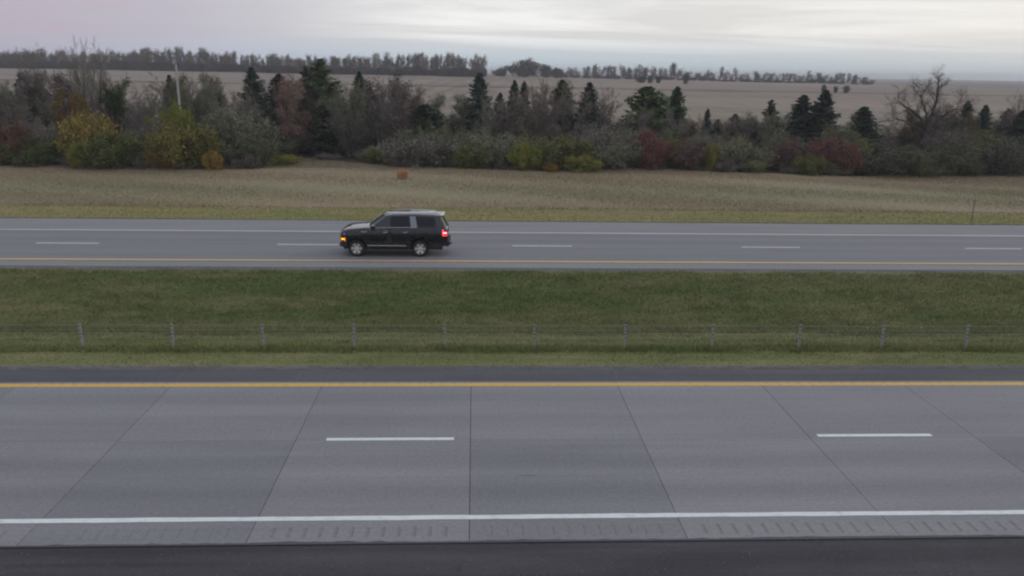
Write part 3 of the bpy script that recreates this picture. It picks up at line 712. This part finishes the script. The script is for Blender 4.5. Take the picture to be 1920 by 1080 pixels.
# --- shrubs worth naming
OLIVE = (.105, .115, .055); YG = (.20, .21, .035); GGR = (.170, .182, .122); GRN = (.085, .115, .035)
for px, ty, Y, w, c, key, lab in [
    (20, 232, 79, 60, (.13, .075, .05), 'bush', 'rusty brown bush at the left edge of the thicket'),
    (70, 258, 79, 76, GRN, 'bush', 'dark green bush second from the left edge'),
    (160, 215, 81, 96, (.19, .155, .03), 'bush', 'olive-yellow tall bush below the orange-leaved tree'),
    (160, 266, 77.5, 44, YG, 'bush', 'small bright yellow-green bush at the front of the left thicket'),
    (216, 250, 78, 92, (.10, .125, .035), 'bush', 'rounded green bush at the front of the left thicket'),
    (328, 196, 83, 66, (.16, .185, .025), 'bush', 'lime yellow tall bush below the leaning pole'),
    (335, 236, 79, 116, (.155, .145, .03), 'bush', 'wide yellow-olive bush in front of the lime bush'),
    (300, 262, 77.6, 44, (.23, .15, .035), 'bush', 'small orange-brown bush in front of the wide yellow-olive bush'),
    (397, 284, 77, 28, (.27, .19, .03), 'bush', 'tiny golden bush right of the wide yellow-olive bush'),
    (440, 195, 83, 116, GGR, 'shrub', 'tall grey-green willow shrub right of the yellow bushes'),
    (470, 246, 80, 90, (.095, .11, .06), 'shrub', 'dull green shrub at the foot of the tall grey-green willow'),
    (535, 290, 80, 40, YG, 'bush', 'small yellowish bush left of the grassy bay'),
    (705, 278, 82, 40, (.13, .15, .04), 'bush', 'small green bush right of the grassy bay'),
    (800, 248, 79, 120, (.165, .158, .135), 'shrub', 'grey twiggy shrub below the low dark conifer'),
    (885, 268, 78.5, 66, (.13, .15, .045), 'bush', 'greenish shrub with a few yellow leaves below the tall middle spruce'),
    (930, 245, 79, 90, GGR, 'shrub', 'grey-green shrub left of the bright yellow-green bush'),
    (983, 266, 77.5, 46, (.21, .24, .03), 'bush', 'bright yellow-green bush at the front below the slender spruces'),
    (1033, 304, 76.5, 24, (.26, .17, .035), 'bush', 'tiny orange bush at the front below the reddish bare tree'),
    (1060, 258, 79, 96, (.115, .13, .045), 'bush', 'olive bush behind the tiny orange bush'),
    (1090, 287, 77, 60, YG, 'bush', 'low yellow-green bush in front of the olive bush'),
    (1168, 258, 79, 92, GGR, 'shrub', 'rounded grey-green shrub left of the red shrub'),
    (1220, 249, 79, 66, (.165, .075, .066), 'bush', 'dark red shrub below the green conifer pair'),
    (1288, 262, 79, 70, (.15, .10, .085), 'shrub', 'faded red-brown shrub right of the dark red shrub'),
    (1337, 270, 78, 26, (.20, .19, .035), 'bush', 'small yellow bush between the red shrubs'),
    (1385, 262, 79, 90, GGR, 'shrub', 'grey-green shrub below the small spruces right of centre'),
    (1483, 252, 80, 66, (.145, .092, .082), 'shrub', 'dull red-brown shrub at the foot of the twin spruces, left side'),
    (1566, 262, 79, 76, (.175, .085, .076), 'bush', 'red shrub at the foot of the twin spruces, right side'),
    (1520, 290, 77.5, 46, (.13, .14, .045), 'bush', 'low green bush in front of the red shrubs below the twin spruces'),
    (1676, 268, 79, 110, (.10, .11, .075), 'shrub', 'grey-green shrub between the lone spruce and the cottonwood trunk'),
    (1720, 282, 78, 76, (.115, .125, .06), 'shrub', 'olive shrub in front of the cottonwood trunk'),
    (1800, 262, 79, 90, (.12, .125, .075), 'shrub', 'pale olive shrub right of the cottonwood trunk'),
    (1880, 255, 79, 110, (.10, .105, .08), 'shrub', 'grey-green shrub at the right edge of the thicket')]:
    Y -= 1.2; w *= 1.12; lum = sum(c)/3; k_ = 1.35 if max(c) > 2.2*min(c) else 1.25; c = tuple((v*.9+lum*.1)*k_ for v in c)
    plant_px('shrub', key, px, ty, Y, w, c, lab, 'shrub', 'shrubs along the front of the thicket')
# orange grass clump in the verge
plant_px('grass_clump', 'bush', 755, 317, 68.5, 18, (.66, .42, .24), 'small orange clump standing in the dry verge grass', 'plant')
# --- the thicket between: alike brush that nothing tells apart
ENV = [(-150, 150), (0, 150), (60, 140), (110, 138), (190, 142), (215, 155), (275, 168), (310, 160), (345, 142), (400, 140), (430, 172), (470, 165), (510, 150), (560, 145), (640, 162), (690, 150), (755, 150), (775, 180), (800, 200), (835, 186), (880, 190), (930, 176), (1000, 152), (1040, 150), (1085, 166), (1140, 192), (1165, 214), (1290, 218), (1340, 230), (1440, 216), (1500, 232), (1600, 266), (1680, 236), (1720, 214), (1800, 214), (1860, 222), (1920, 212), (2080, 205)]
def envelope(px): return np.interp(px, [a for a, b in ENV], [b-9 for a, b in ENV])
SECT = [(-200, 120, 'left of the two tallest bare trees'), (120, 325, 'between the tallest bare trees and the leaning pole'), (325, 480, 'between the leaning pole and the first tall spruce'), (480, 660, 'around the broad green pine'),
        (660, 880, 'left of the tall middle spruce'), (880, 1010, 'around the slender spruce pair'), (1010, 1160, 'around the reddish bare tree'), (1160, 1300, 'below the green conifer pair'), (1300, 1460, 'around the small spruces right of centre'),
        (1460, 1600, 'around the twin spruces'), (1600, 1700, 'around the lone broad spruce'), (1700, 1800, 'around the cottonwood trunk'), (1800, 2300, 'right of the cottonwood')]
def sect(px):
    for a, b, l in SECT:
        if a <= px < b: return l
    return SECT[-1][2]
for i in range(150):
    px = -150+i*15+RP.uniform(-8, 8); Y = RP.uniform(86, 99); l = sect(px)
    ty = envelope(px)+(RP.uniform(-6, 8) if i % 2 else RP.uniform(10, 55))
    c = RP.choice([BROWN, GREY, (.25, .245, .20), (.27, .235, .22), (.285, .24, .205), (.235, .25, .18), (.21, .23, .155)])
    k = 'leafy' if RP.random() < .35 else 'bare'
    plant_px('brush_tree', k, px, ty, Y, RP.uniform(50, 95), c if k == 'bare' else tuple(v*.8 for v in c), 'tall bare brush '+l, 'tree', 'tall brush '+l)
def front(px):      # front edge of the thicket, pixel row on the photograph turned into metres
    return 77.5+np.interp(px, [470, 520, 690, 740], [0, 8, 7, 0])
for i in range(130):
    px = -140+i*17+RP.uniform(-9, 9); l = sect(px)
    low = i % 4 == 0
    Y = float(front(px))+(RP.uniform(-1.2, .8) if low else RP.uniform(2.2, 8.5))
    ty = (RP.uniform(284, 306) if low else RP.uniform(226, 285))+(px-960)*.008
    c = RP.choice([(.20, .215, .145), (.21, .20, .165), (.225, .21, .18), (.19, .20, .12), DKBR, (.205, .22, .135), (.225, .195, .165), (.19, .22, .10)])
    plant_px('brush', 'shrub', px, ty, Y, RP.uniform(34, 60) if low else RP.uniform(58, 100), c, 'low grey brush '+l, 'shrub', 'low brush '+l)

# --- shelterbelts beyond the field
def belt_tree(X, Y, H, W, col, label, group, var=None, name='shelterbelt_tree'):
    me, top, w = BELT[RP.randrange(8)] if var is None else BELTB[RP.randrange(4)]
    o = ob(name, me); o.location = (X, Y, gzf(X, Y)-.1); s = (W/2)/w
    o.scale = (s, s, H/top); o.rotation_euler = (0, 0, RP.uniform(0, 6.28)); o.color = (*col, 1)
    tag(o, label, 'tree', group); return o
BC = [(.165, .140, .10), (.145, .130, .108), (.20, .15, .085), (.12, .122, .082), (.24, .165, .08), (.14, .13, .122)]
def bsec(p): return next(l for b, l in ((110, 'left of the two tallest bare trees'), (215, 'behind the two tallest bare trees'), (330, 'left of the leaning pole'), (475, 'between the leaning pole and the first spruce'), (660, 'behind the broad green pine'), (790, 'above the round-topped tree'), (2000, 'at its right end')) if p < b)
def rowtop(px): return float(np.interp(px, [-80, 0, 60, 130, 200, 330, 420, 520, 620, 680, 740, 800, 860, 905, 918], [94, 95, 92, 96, 98, 90, 98, 104, 108, 100, 103, 101, 100, 104, 118]))
px = -70
while px < 912:
    for row, dY in ((0, 0), (1, 9)):
        p = px+RP.uniform(-4, 4); Y = 500+dY+RP.uniform(-2, 2)
        X, Zt = at(p, rowtop(p)+(RP.uniform(-5, 5) if RP.random() < .6 else RP.uniform(2, 9)), Y); H = Zt-gzf(X, Y)
        belt_tree(X, Y, H, RP.uniform(3.2, 8.5), RP.choice(BC), 'tree in the left skyline shelterbelt '+bsec(p), 'shelterbelt trees '+bsec(p))
    px += RP.uniform(9, 13)
px = -70
while px < 915:      # dense low growth at its foot
    Y = 494+RP.uniform(-2, 2); X, _ = at(px, 130, Y)
    belt_tree(X, Y, RP.uniform(3.2, 5.4), RP.uniform(6, 8.5), RP.choice([(.07, .066, .066), (.08, .072, .07), (.07, .07, .055)]), 'low bush at left shelterbelt foot '+bsec(px), 'belt undergrowth '+bsec(px), 1, 'shelterbelt_bush')
    px += RP.uniform(10, 14)
def rowtop2(px): return float(np.interp(px, [1050, 1100, 1160, 1230, 1265, 1275, 1340, 1450, 1560, 1648], [124, 121, 120, 119, 119, 127, 128, 131, 136, 143]))
px = 1058
while px < 1646:
    p = px+RP.uniform(-3, 3); Y = 560+RP.uniform(-2, 2)+(7 if RP.random() < .4 else 0)
    X, Zt = at(p, rowtop2(p)+RP.uniform(-3, 9), Y); H = max(3.5, Zt-gzf(X, Y))
    belt_tree(X, Y, H, RP.uniform(4.4, 7), RP.choice(BC[:4]+[(.08, .085, .075)]), 'tree in the thinner shelterbelt on the skyline at right', 'shelterbelt trees at right')
    px += RP.uniform(7, 10) if px < 1275 else RP.uniform(9, 13)
px = 1058
while px < 1640:
    Y = 556+RP.uniform(-2, 2); X, _ = at(px, 146, Y)
    belt_tree(X, Y, RP.uniform(1.3, 2.8), RP.uniform(5, 8), RP.choice([(.115, .108, .10), (.125, .112, .10)]), 'low bush at the foot of the right skyline shelterbelt', 'belt undergrowth at right', 1, 'shelterbelt_bush')
    px += RP.uniform(15, 24)
for p, ty, w, lab in ((985, 110, 60, 'large dome-shaped tree alone on the skyline between the shelterbelts'), (940, 126, 26, 'low bush on the skyline left of the dome-shaped tree'), (1024, 122, 24, 'low bush on the skyline right of the dome-shaped tree'), (1044, 127, 20, 'small bush on the skyline before the right shelterbelt')):
    Y = 540; X, Zt = at(p, ty, Y)
    for k in range(1): belt_tree(X, Y, max(2.5, Zt-gzf(X, Y)), w*Y/F_PX, (.095, .088, .058), lab, 'lone trees on the skyline', 6, 'skyline_tree')
for p, ty, Y, w, lab in ((1203, 142, 430, 16, 'leftmost of four dark bushes far out in the field'), (1219, 141, 432, 9, 'second of four dark bushes far out in the field'), (1235, 140, 431, 9, 'third of four dark bushes far out in the field'), (1286, 139, 425, 10, 'rightmost of four dark bushes far out in the field, standing apart'),
        (1546, 158, 330, 8, 'thin far bush right behind the top of the taller twin spruce'), (1568, 160, 332, 8, 'small far bush in the field right of the twin spruces'), (1588, 159, 331, 11, 'larger far bush in the field right of the twin spruces')):
    X, Zt = at(p, ty, Y); belt_tree(X, Y, max(1.2, Zt-gzf(X, Y)), w*Y/F_PX, (.085, .09, .075), lab, 'far bushes in the field', 7, 'field_bush')

# ------------------------------------------------------------------ leaning pole
POLE = plain('weathered_wood', (.42, .40, .40), .9, .2, scale=4)
X0, Z0 = at(338.5, 219, 84.3); X1, Z1 = at(329.5, 122, 84.3); g0 = gzf(X0, 84.3)
dxz = (X1-X0)/(Z1-Z0)
e = bpy.data.objects.new('utility_pole', None); COL.objects.link(e); e.location = (X0-dxz*(Z0-g0), 84.3, g0)
ob('pole', tube_mesh('pole', [((0, 0, -.3), (dxz*(Z1-g0)*.5, 0, (Z1-g0)*.5), .14, .12), ((dxz*(Z1-g0)*.5, 0, (Z1-g0)*.5), (dxz*(Z1-g0), 0, Z1-g0), .12, .09)], POLE, 8), e)
ob('cap', tube_mesh('cap', [((dxz*(Z1-g0), 0, Z1-g0), (dxz*(Z1-g0), 0, Z1-g0+.06), .095, .02)], plain('zinc_cap', (.4, .4, .41), .5, .5, .6), 8), e)
tag(e, 'pale slim wooden pole leaning slightly left above the yellow bushes', 'pole')

# ------------------------------------------------------------------ cable barrier in the median
GALV = plain('galvanised_steel', (.34, .36, .37), .5, .5, .3, .2, 10)
CLIP = plain('dark_clip', (.06, .06, .065), .7)
CAB = plain('steel_cable', (.34, .35, .36), .55, .5, .2)
Y_B = 26.15; SP = 2.985
PXS = [152, 322, 492, 664, 834, 1003, 1173, 1337, 1500, 1656, 1815]
XS = [at(p, 630, Y_B)[0] for p in PXS]
XS = [XS[0]-SP*k for k in range(28, 0, -1)]+XS+[XS[-1]+SP*k for k in range(1, 37)]
barrier = bpy.data.objects.new('cable_barrier', None); COL.objects.link(barrier); barrier.location = (0, Y_B, gzf(0, Y_B))
tag(barrier, 'cable barrier of slim grey posts and thin wires along the median', 'barrier')
pm, cm = None, None
def post_mesh():
    # folded C-section post: web and two lips
    t = .006; v = []; f = []
    for b in ((-.036, .036, -.0, t, -.1, .86), (-.036, -.036+t, t, .05, -.1, .86), (.036-t, .036, t, .05, -.1, .86)):
        vv, ff = box_data(*b); n = len(v); v += vv; f += [tuple(i+n for i in q) for q in ff]
    return mesh_py('post', v, f, GALV)
pm = post_mesh()
CZ = (.80, .66, .53, .40)
vv, ff = box_data(-.038, .038, -.010, -.001, -.014, .014); cm = mesh_py('cable_clip', vv, ff, CLIP)
ci = 0
for k in range(21, 49):
    X = XS[k]
    p = ob('post', pm, barrier, (X, 0, gzf(X, Y_B)-gzf(0, Y_B))); p.rotation_euler = (random.Random(k).uniform(-.02, .02), random.Random(k+99).uniform(-.045, .015), random.Random(k+7).uniform(-.1, .1))
    for z in CZ: ob('cable_clip', cm, p, (0, 0, z-.01))
for i, z in enumerate(CZ):
    pts = []
    for j in range(len(XS)):
        X = XS[j]; pts.append((X, -.02 if i % 2 else .06, z-.005*((i+j) % 2)))
    ob('cable', tube_mesh('cable', [(pts[j], pts[j+1], .0042, .0042) for j in range(len(pts)-1)], CAB, 5), barrier)

# ------------------------------------------------------------------ delineator by the far shoulder
X, Z1 = at(1828, 374, 50.9); e = bpy.data.objects.new('delineator_post', None); COL.objects.link(e); e.location = (X, 50.9, gzf(X, 50.9))
hh = Z1-gzf(X, 50.9)
box('post', (-.03, .03, -.004, .004, -.1, hh), plain('dull_steel', (.13, .13, .12), .7), e)
box('post_rib', (-.012, .012, -.022, -.005, -.1, hh), plain('dull_steel_rib', (.11, .11, .10), .7), e)
box('reflector', (-.035, .035, -.030, -.023, hh-.16, hh-.06), plain('reflector', (.25, .25, .24), .4), e)
tag(e, 'thin dark marker post beside the far shoulder at the right', 'post')
# two scraps of litter in the ditch
LIT = plain('pale_litter', (.5, .5, .48), .7)
for px, py, lab in ((1629, 595, 'small pale scrap of litter in the ditch grass, left of two'), (1730, 603, 'small pale scrap of litter in the ditch grass, right of two')):
    Y = 29.6; X = at(px, py, Y)[0]; z = gzf(X, Y)
    v = [(-.05, -.04, 0), (.05, -.03, .03), (.06, .04, .01), (-.04, .05, .05), (0, 0, .07), (.01, -.01, .0)]
    o = ob('litter', mesh_py('litter', v, [(0, 1, 4), (1, 2, 4), (2, 3, 4), (3, 0, 4), (1, 0, 5), (2, 1, 5), (3, 2, 5), (0, 3, 5)], LIT)); o.scale = (.6,)*3; o.location = (X, Y, z+.1); tag(o, lab, 'litter', 'litter scraps')

# ------------------------------------------------------------------ the car: large dark SUV heading left
def car():
    root = bpy.data.objects.new('sport_utility_vehicle', None); COL.objects.link(root)
    tag(root, 'dark blue-black SUV with lit orange indicator driving left on far carriageway', 'car')
    m, t, b = mat('car_paint', .22, .15)
    b.inputs['Base Color'].default_value = (.012, .016, .022, 1); b.inputs['Metallic'].default_value = .2
    b.inputs['Coat Weight'].default_value = 1; b.inputs['Coat Roughness'].default_value = .05; b.inputs['Coat IOR'].default_value = 1.6
    o_ = t.nodes.new('ShaderNodeTexCoord').outputs['Object']; t.links.new(mix_(t, noise_(t, o_, 3, 3), (.005, .009, .015), (.009, .014, .021)), b.inputs['Base Color'])
    t.links.new(maprange_(t, noise_(t, o_, 5, 4), .3, .7, .15, .34), b.inputs['Roughness'])
    PAINT = m
    GLASS = plain('tinted_glass', (.006, .010, .015), .05, .35, 0, .1); GLASS_F = plain('front_glass', (.040, .062, .066), .06, .4)
    CHROME = plain('chrome_trim', (.62, .64, .66), .22, .5, .9); BLK = plain('black_plastic', (.02, .02, .021), .7); RUB = plain('tyre_rubber', (.022, .022, .023), .9)
    RIM = plain('alloy', (.75, .75, .76), .35, .5, .7); RAIL = plain('roof_rail', (.62, .64, .65), .4, .5, .1)
    def glow(name, col, e):
        m, t, b = mat(name, .3, .5); b.inputs['Base Color'].default_value = (*[c*.6 for c in col], 1); b.inputs['Emission Color'].default_value = (*col, 1)
        n = noise_(t, t.nodes.new('ShaderNodeTexCoord').outputs['Object'], 9, 2); t.links.new(maprange_(t, n, .3, .7, e*.6, e*1.3), b.inputs['Emission Strength']); return m
    # body shell
    xsn = sorted(set([2.52, 2.47, 2.38, 2.25, 2.12] + list(np.linspace(-.49, .49, 15)+1.535) + [.9, .6, .3, 0, -.3, -.6, -.85] + list(np.linspace(-.49, .49, 15)-1.535) + [-2.15, -2.35, -2.55, -2.7, -2.80, -2.86]))
    def zt(x): return float(np.interp(x, [-2.86, -2.75, -2.4, -1, .8, 1.05, 1.9, 2.3, 2.47, 2.52], [1.25, 1.31, 1.35, 1.34, 1.31, 1.315, 1.245, 1.175, 1.10, .98]))
    def zb(x):
        z = float(np.interp(x, [-2.86, -2.6, -2.1, 2.0, 2.3, 2.52], [.58, .47, .36, .36, .40, .50]))
        for xa in (1.535, -1.535):
            d = abs(x-xa)
            if d < .49: z = max(z, .40+math.sqrt(max(0, .49**2-d*d)))
        return z
    def w(x): return float(np.interp(x, [-2.86, -2.8, -2.65, -2.2, 1.6, 2.1, 2.35, 2.47, 2.52], [.955, .98, 1.0, 1.02, 1.02, .99, .93, .85, .78]))
    def yp(z, ztop): return float(np.interp(z, [.35, .5, .62, .95, ztop-.12, ztop-.03, ztop], [.955, .985, 1.0, 1.0, .975, .95, .91]))
    FR = [0, .1, .25, .42, .6, .76, .89, .97, 1]
    def section(x, off=0):
        a, c, ww = zb(x), zt(x), w(x); pts = [(x, ww*yp(a+(c-a)*q, c)+off, a+(c-a)*q) for q in FR]
        return pts + [(x, ww*.8, c+.012), (x, ww*.42, c+.03), (x, 0, c+.035)]
    rings = []
    for x in xsn:
        s = section(x); rings.append(s+[(p[0], -p[1], p[2]) for p in s[-2::-1]])
    nr = len(rings[0]); v = [p for r in rings for p in r]; f = []
    for i in range(len(rings)-1):
        for j in range(nr-1): f.append((i*nr+j, i*nr+j+1, (i+1)*nr+j+1, (i+1)*nr+j))
    f.append(tuple(range(nr))); f.append(tuple((len(rings)-1)*nr+j for j in range(nr-1, -1, -1)))
    body = ob('body', mesh_py('body', v, f, [PAINT, BLK], [0]*(len(f)-2)+[1, 0], smooth=32), root)
    box('underbody', (-2.6, 2.3, -.74, .74, .30, .86), BLK, root)
    box('inner_floor', (-.98, .98, -.93, .93, .33, .62), BLK, root)
    # doors: panels a touch proud of the side, both sides
    for sgn in (1, -1):
        for x0, x1 in ((-.02, .98), (-.98, -.05)):
            xx = [x for x in xsn if x0+.02 < x < x1-.02]+[x0, x1]; xx.sort()
            R = []
            for x in xx:
                s = section(x, .007)[1:8]; s[0] = (s[0][0], s[0][1], .50)
                R.append([(p[0], sgn*p[1], p[2]) for p in s])
            k = len(R[0]); vv = [p for r in R for p in r]; ff = [(i*k+j, i*k+j+1, (i+1)*k+j+1, (i+1)*k+j) if sgn > 0 else (i*k+j, (i+1)*k+j, (i+1)*k+j+1, i*k+j+1) for i in range(len(R)-1) for j in range(k-1)]
            o = ob('door', mesh_py('door', vv, ff, PAINT, smooth=32), root)
            sd_ = o.modifiers.new('thick', 'SOLIDIFY'); sd_.thickness = .012; sd_.offset = -1
            hx = x0+.14; yy = sgn*1.0
            box('handle', (hx-.10, hx+.12, *sorted((yy, yy+sgn*.055)), 1.12, 1.155), CHROME, o, .012)
    # greenhouse
    B = [(1.02, 0, 1.335), (.98, .55, 1.33), (.80, .90, 1.315), (-.04, .945, 1.335), (-1.10, .95, 1.345), (-1.40, .95, 1.35), (-2.36, .92, 1.36), (-2.74, .84, 1.34), (-2.83, .45, 1.33), (-2.85, 0, 1.33)]
    T = [(.22, 0, 1.865), (.17, .45, 1.855), (.0, .70, 1.825), (-.12, .745, 1.855), (-1.02, .755, 1.87), (-1.30, .755, 1.87), (-2.30, .735, 1.835), (-2.46, .64, 1.82), (-2.53, .35, 1.83), (-2.54, 0, 1.84)]
    T = [(p[0], p[1], p[2]+.03) for p in T]
    T2 = [(p[0]*.93-.08, p[1]*.80, p[2]+.055) for p in T]
    def full(P): return P+[(p[0], -p[1], p[2]) for p in P[-2:0:-1]]
    b_, t_, t2 = full(B), full(T), full(T2); n = len(b_)
    v = b_+t_; f = [(i, n+i, n+(i+1) % n, (i+1) % n) for i in range(n)]
    ob('cabin', mesh_py('cabin', v, f, PAINT, smooth=25), root)
    v = [(p[0], p[1]*1.004, p[2]+.001) for p in t_]+t2+[(-.3, 0, 1.925), (-1.3, 0, 1.93), (-2.2, 0, 1.90)]; f = [(i, n+i, n+(i+1) % n, (i+1) % n) for i in range(n)]
    f.append(tuple(n+i for i in range(n-1, -1, -1)))
    roof = ob('roof', mesh_py('roof', v, f, PAINT, smooth=40), root)
    def L(a, c, s): return tuple(a[i]+(c[i]-a[i])*s for i in range(3))
    def pane(name, i, u0, u1, v0, v1, mt, flip=False, off=.01):
        if True:
            P = [L(L(B[i], B[i+1], u), L(T[i], T[i+1], u), q) for u, q in ((u0, v0), (u1, v0), (u1, v1), (u0, v1))]
            for s in ((1, -1)):
                Q = [Vector((p[0], p[1]*s, p[2])) for p in P]; nn = (Q[1]-Q[0]).cross(Q[3]-Q[0]).normalized()
                cen = sum(Q, Vector())/4
                if nn.dot(cen-Vector((-.8, 0, 1.4))) < 0: nn = -nn
                vv = [q-nn*.01 for q in Q]+[q+nn*off for q in Q]
                ob(name, mesh_py(name, vv, [(4, 5, 6, 7), (0, 1, 5, 4), (1, 2, 6, 5), (2, 3, 7, 6), (3, 0, 4, 7)], mt), root)
    pane('side_window', 2, .06, .96, .06, .88, GLASS_F)
    pane('side_window', 3, .04, .97, .06, .88, GLASS)
    pane('side_window', 5, .03, .93, .07, .86, GLASS)
    for i, a, c in ((0, 0., .97), (1, .05, .93)): pane('windscreen', i, a, c, .05, .93, GLASS_F)
    for i, a, c in ((7, .1, .97), (8, .03, 1)): pane('rear_window', i, a, c, .1, .85, GLASS)
    pane('rear_pillar_reflection', 4, .02, .98, .03, .9, plain('pillar_reflection', (.22, .26, .29), .12, .6, .6), off=.013)  # pale pane over the body-coloured pillar; the reflection is put into its colour
    for s in (1, -1):
        def bar(name, pts, r, mt, sides=6):
            return ob(name, tube_mesh(name, [(pts[i], pts[i+1], r, r) for i in range(len(pts)-1)], mt, sides), root)
        bar('window_trim', [(.82, s*.915, 1.322), (-.04, s*.957, 1.342), (-1.40, s*.962, 1.355)], .014, CHROME)
        bar('roof_rail', [(-.05, s*.59, 1.89), (-.2, s*.60, 1.93), (-1.2, s*.605, 1.945), (-2.2, s*.59, 1.915), (-2.35, s*.58, 1.88)], .018, RAIL)
        box('running_board', (-.98, 1.0, *sorted((s*.94, s*1.07)), .34, .385), BLK, root, .01)
        bar('sill_trim', [(1.0, s*1.022, .52), (-.86, s*1.022, .52)], .018, CHROME)
        mr = box('mirror', (.62, .82, *sorted((s*.98, s*1.2)), 1.30, 1.46), PAINT, root, .04)
        # lamps
        def lamp(name, P, mt, th=.03, par=root):
            Q = [Vector(p) for p in P]; nn = (Q[1]-Q[0]).cross(Q[3]-Q[0]).normalized()
            if nn.dot(Vector((0, s, 0))+(Vector((1, 0, 0)) if Q[0].x > 0 else Vector((-1, 0, 0)))*.2) < 0: nn = -nn
            vv = [q-nn*th for q in Q]+[q+nn*.012 for q in Q]
            return ob(name, mesh_py(name, vv, [(4, 5, 6, 7), (0, 1, 5, 4), (1, 2, 6, 5), (2, 3, 7, 6), (3, 0, 4, 7)], mt), par)
        def sidey(x, z): return s*w(x)*yp(z, zt(x))
        q = lambda x0, x1, z0, z1: [(x0, sidey(x0, z0), z0), (x1, sidey(x1, z0), z0), (x1, sidey(x1, z1), z1), (x0, sidey(x0, z1), z1)]
        HL = plain('headlight_lens', (.38, .46, .43), .12, .6)
        lamp('headlight', q(2.17, 2.46, .98, 1.10), HL); ORG = glow('indicator_lamp', (1.0, .33, .02), 3.0); ORGD = glow('indicator_edge', (1, .25, .01), .55)
        lt = lamp('indicator_light', q(2.10, 2.45, .70, .88), ORGD if s > 0 else BLK)
        if s > 0: lamp('bulb', [(p[0], p[1]+.016, p[2]) for p in q(2.19, 2.40, .775, .83)], ORG, .02, lt)
        RED = glow('tail_lamp', (1, .03, .04), 3.2); REDB = glow('tail_lamp_core', (1, .14, .16), 9)
        tl = lamp('tail_light', q(-2.62, -2.84, .98, 1.26), RED)
        lamp('bulb', [(p[0], p[1]+s*.016, p[2]) for p in q(-2.66, -2.82, 1.09, 1.15)], REDB, .02, tl)
        lamp('fender_badge', q(1.0, 1.3, 1.13, 1.18), plain('badge_metal', (.3, .36, .38), .3, .5, .5))
    box('grille', (2.50, 2.55, -.62, .62, .66, 1.04), BLK, root, .02); box('grille_bar', (2.54, 2.57, -.6, .6, .86, .91), CHROME, root, .01)
    box('front_bumper', (2.40, 2.58, -.80, .80, .42, .62), PAINT, root, .05)
    box('rear_bumper', (-2.96, -2.70, -.92, .92, .48, .72), BLK, root, .06)
    box('spoiler', (-2.68, -2.42, -.62, .62, 1.825, 1.87), PAINT, root, .015)
    box('licence_plate', (-2.885, -2.865, -.16, .16, .86, 1.0), plain('plate', (.6, .6, .6), .5), root)
    for x, z in ((-2.88, .5),): box('tow_hitch', (-3.03, -2.9, -.04, .04, .42, .5), BLK, root)
    # wheels
    def lathe(prof, n=28):
        v = []; f = []; k = len(prof)
        for i in range(n):
            a = 2*math.pi*i/n
            for r, y in prof: v.append((r*math.cos(a), y, r*math.sin(a)))
        for i in range(n):
            for j in range(k-1): f.append((i*k+j, i*k+j+1, ((i+1) % n)*k+j+1, ((i+1) % n)*k+j))
        return v, f
    tv, tf = lathe([(.27, -.13), (.37, -.135), (.395, -.11), (.40, -.07), (.40, .07), (.395, .11), (.37, .135), (.275, .13), (.265, .09)]); tyre_me = mesh_py('tyre', tv, tf, RUB, smooth=40)
    rv, rf = lathe([(.275, .125), (.262, .12), (.245, .07), (.235, -.02), (0.001, -.03)]); rim_me = mesh_py('rim', rv, rf, plain('rim_barrel', (.16, .16, .165), .5, .5, .5), smooth=40)
    sv = []; sf = []
    for k in range(6):
        for d in (-.16, .16):
            a = 2*math.pi*k/6; c, s2 = math.cos(a), math.sin(a)
            def R(r, tt, y): return (r*math.cos(a+tt), y, r*math.sin(a+tt))
            m0 = len(sv); sv += [R(.05, -.5, .085), R(.05, .5, .085), R(.262, d*1.15+.12, .115), R(.262, d*1.15-.12, .115), R(.05, -.5, .03), R(.05, .5, .03), R(.262, d*1.15+.12, .06), R(.262, d*1.15-.12, .06)]
            sf += [(m0, m0+1, m0+2, m0+3), (m0, m0+3, m0+7, m0+4), (m0+1, m0+5, m0+6, m0+2)]
    hv, hf = lathe([(.075, .05), (.075, .10), (.05, .115), (.001, .118)], 16); m0 = len(sv); sv += hv; sf += [tuple(i+m0 for i in q) for q in hf]
    sp_me = mesh_py('spokes', sv, sf, RIM)
    for xa in (1.535, -1.535):
        for s in (1, -1):
            e = ob('wheel', tyre_me, root, (xa, s*.885, .40)); e.rotation_euler = (0, 0, 0 if s > 0 else math.pi)
            e.scale = (1, 1, 1/1.06); e.location.z = .40/1.06
            r = ob('rim', rim_me, e); ob('spokes', sp_me, e)
            e.name = 'wheel'
    for o in root.children:      # short nose
        if o.type == 'MESH' and o.name.split('.')[0] != 'wheel':
            for m_ in {o.data}|{c.data for c in o.children}:
                for q_ in m_.vertices:
                    if q_.co.x > 1.95: q_.co.x = 1.95+(q_.co.x-1.95)*.68
    root.scale = (1, 1, 1.06)
    root.location = (-4.14, 40.80, .003); root.rotation_euler = (0, 0, math.pi-rad(.3))
    return root
car()

# ------------------------------------------------------------------ haze
def haze():
    v, f = box_data(-1500, 1500, -60, 5000, -3, 22)
    m = bpy.data.materials.new('haze_air'); m.use_nodes = True; t = m.node_tree; t.nodes.clear()
    o = t.nodes.new('ShaderNodeOutputMaterial'); p = t.nodes.new('ShaderNodeVolumePrincipled')
    p.inputs['Color'].default_value = (.86, .88, .95, 1); p.inputs['Density'].default_value = .00042
    t.links.new(p.outputs[0], o.inputs['Volume'])
    tag(ob('haze', mesh_py('haze', v, f, m)), 'thin evening haze', 'haze', kind='stuff')
HAZE = True
if HAZE: haze()
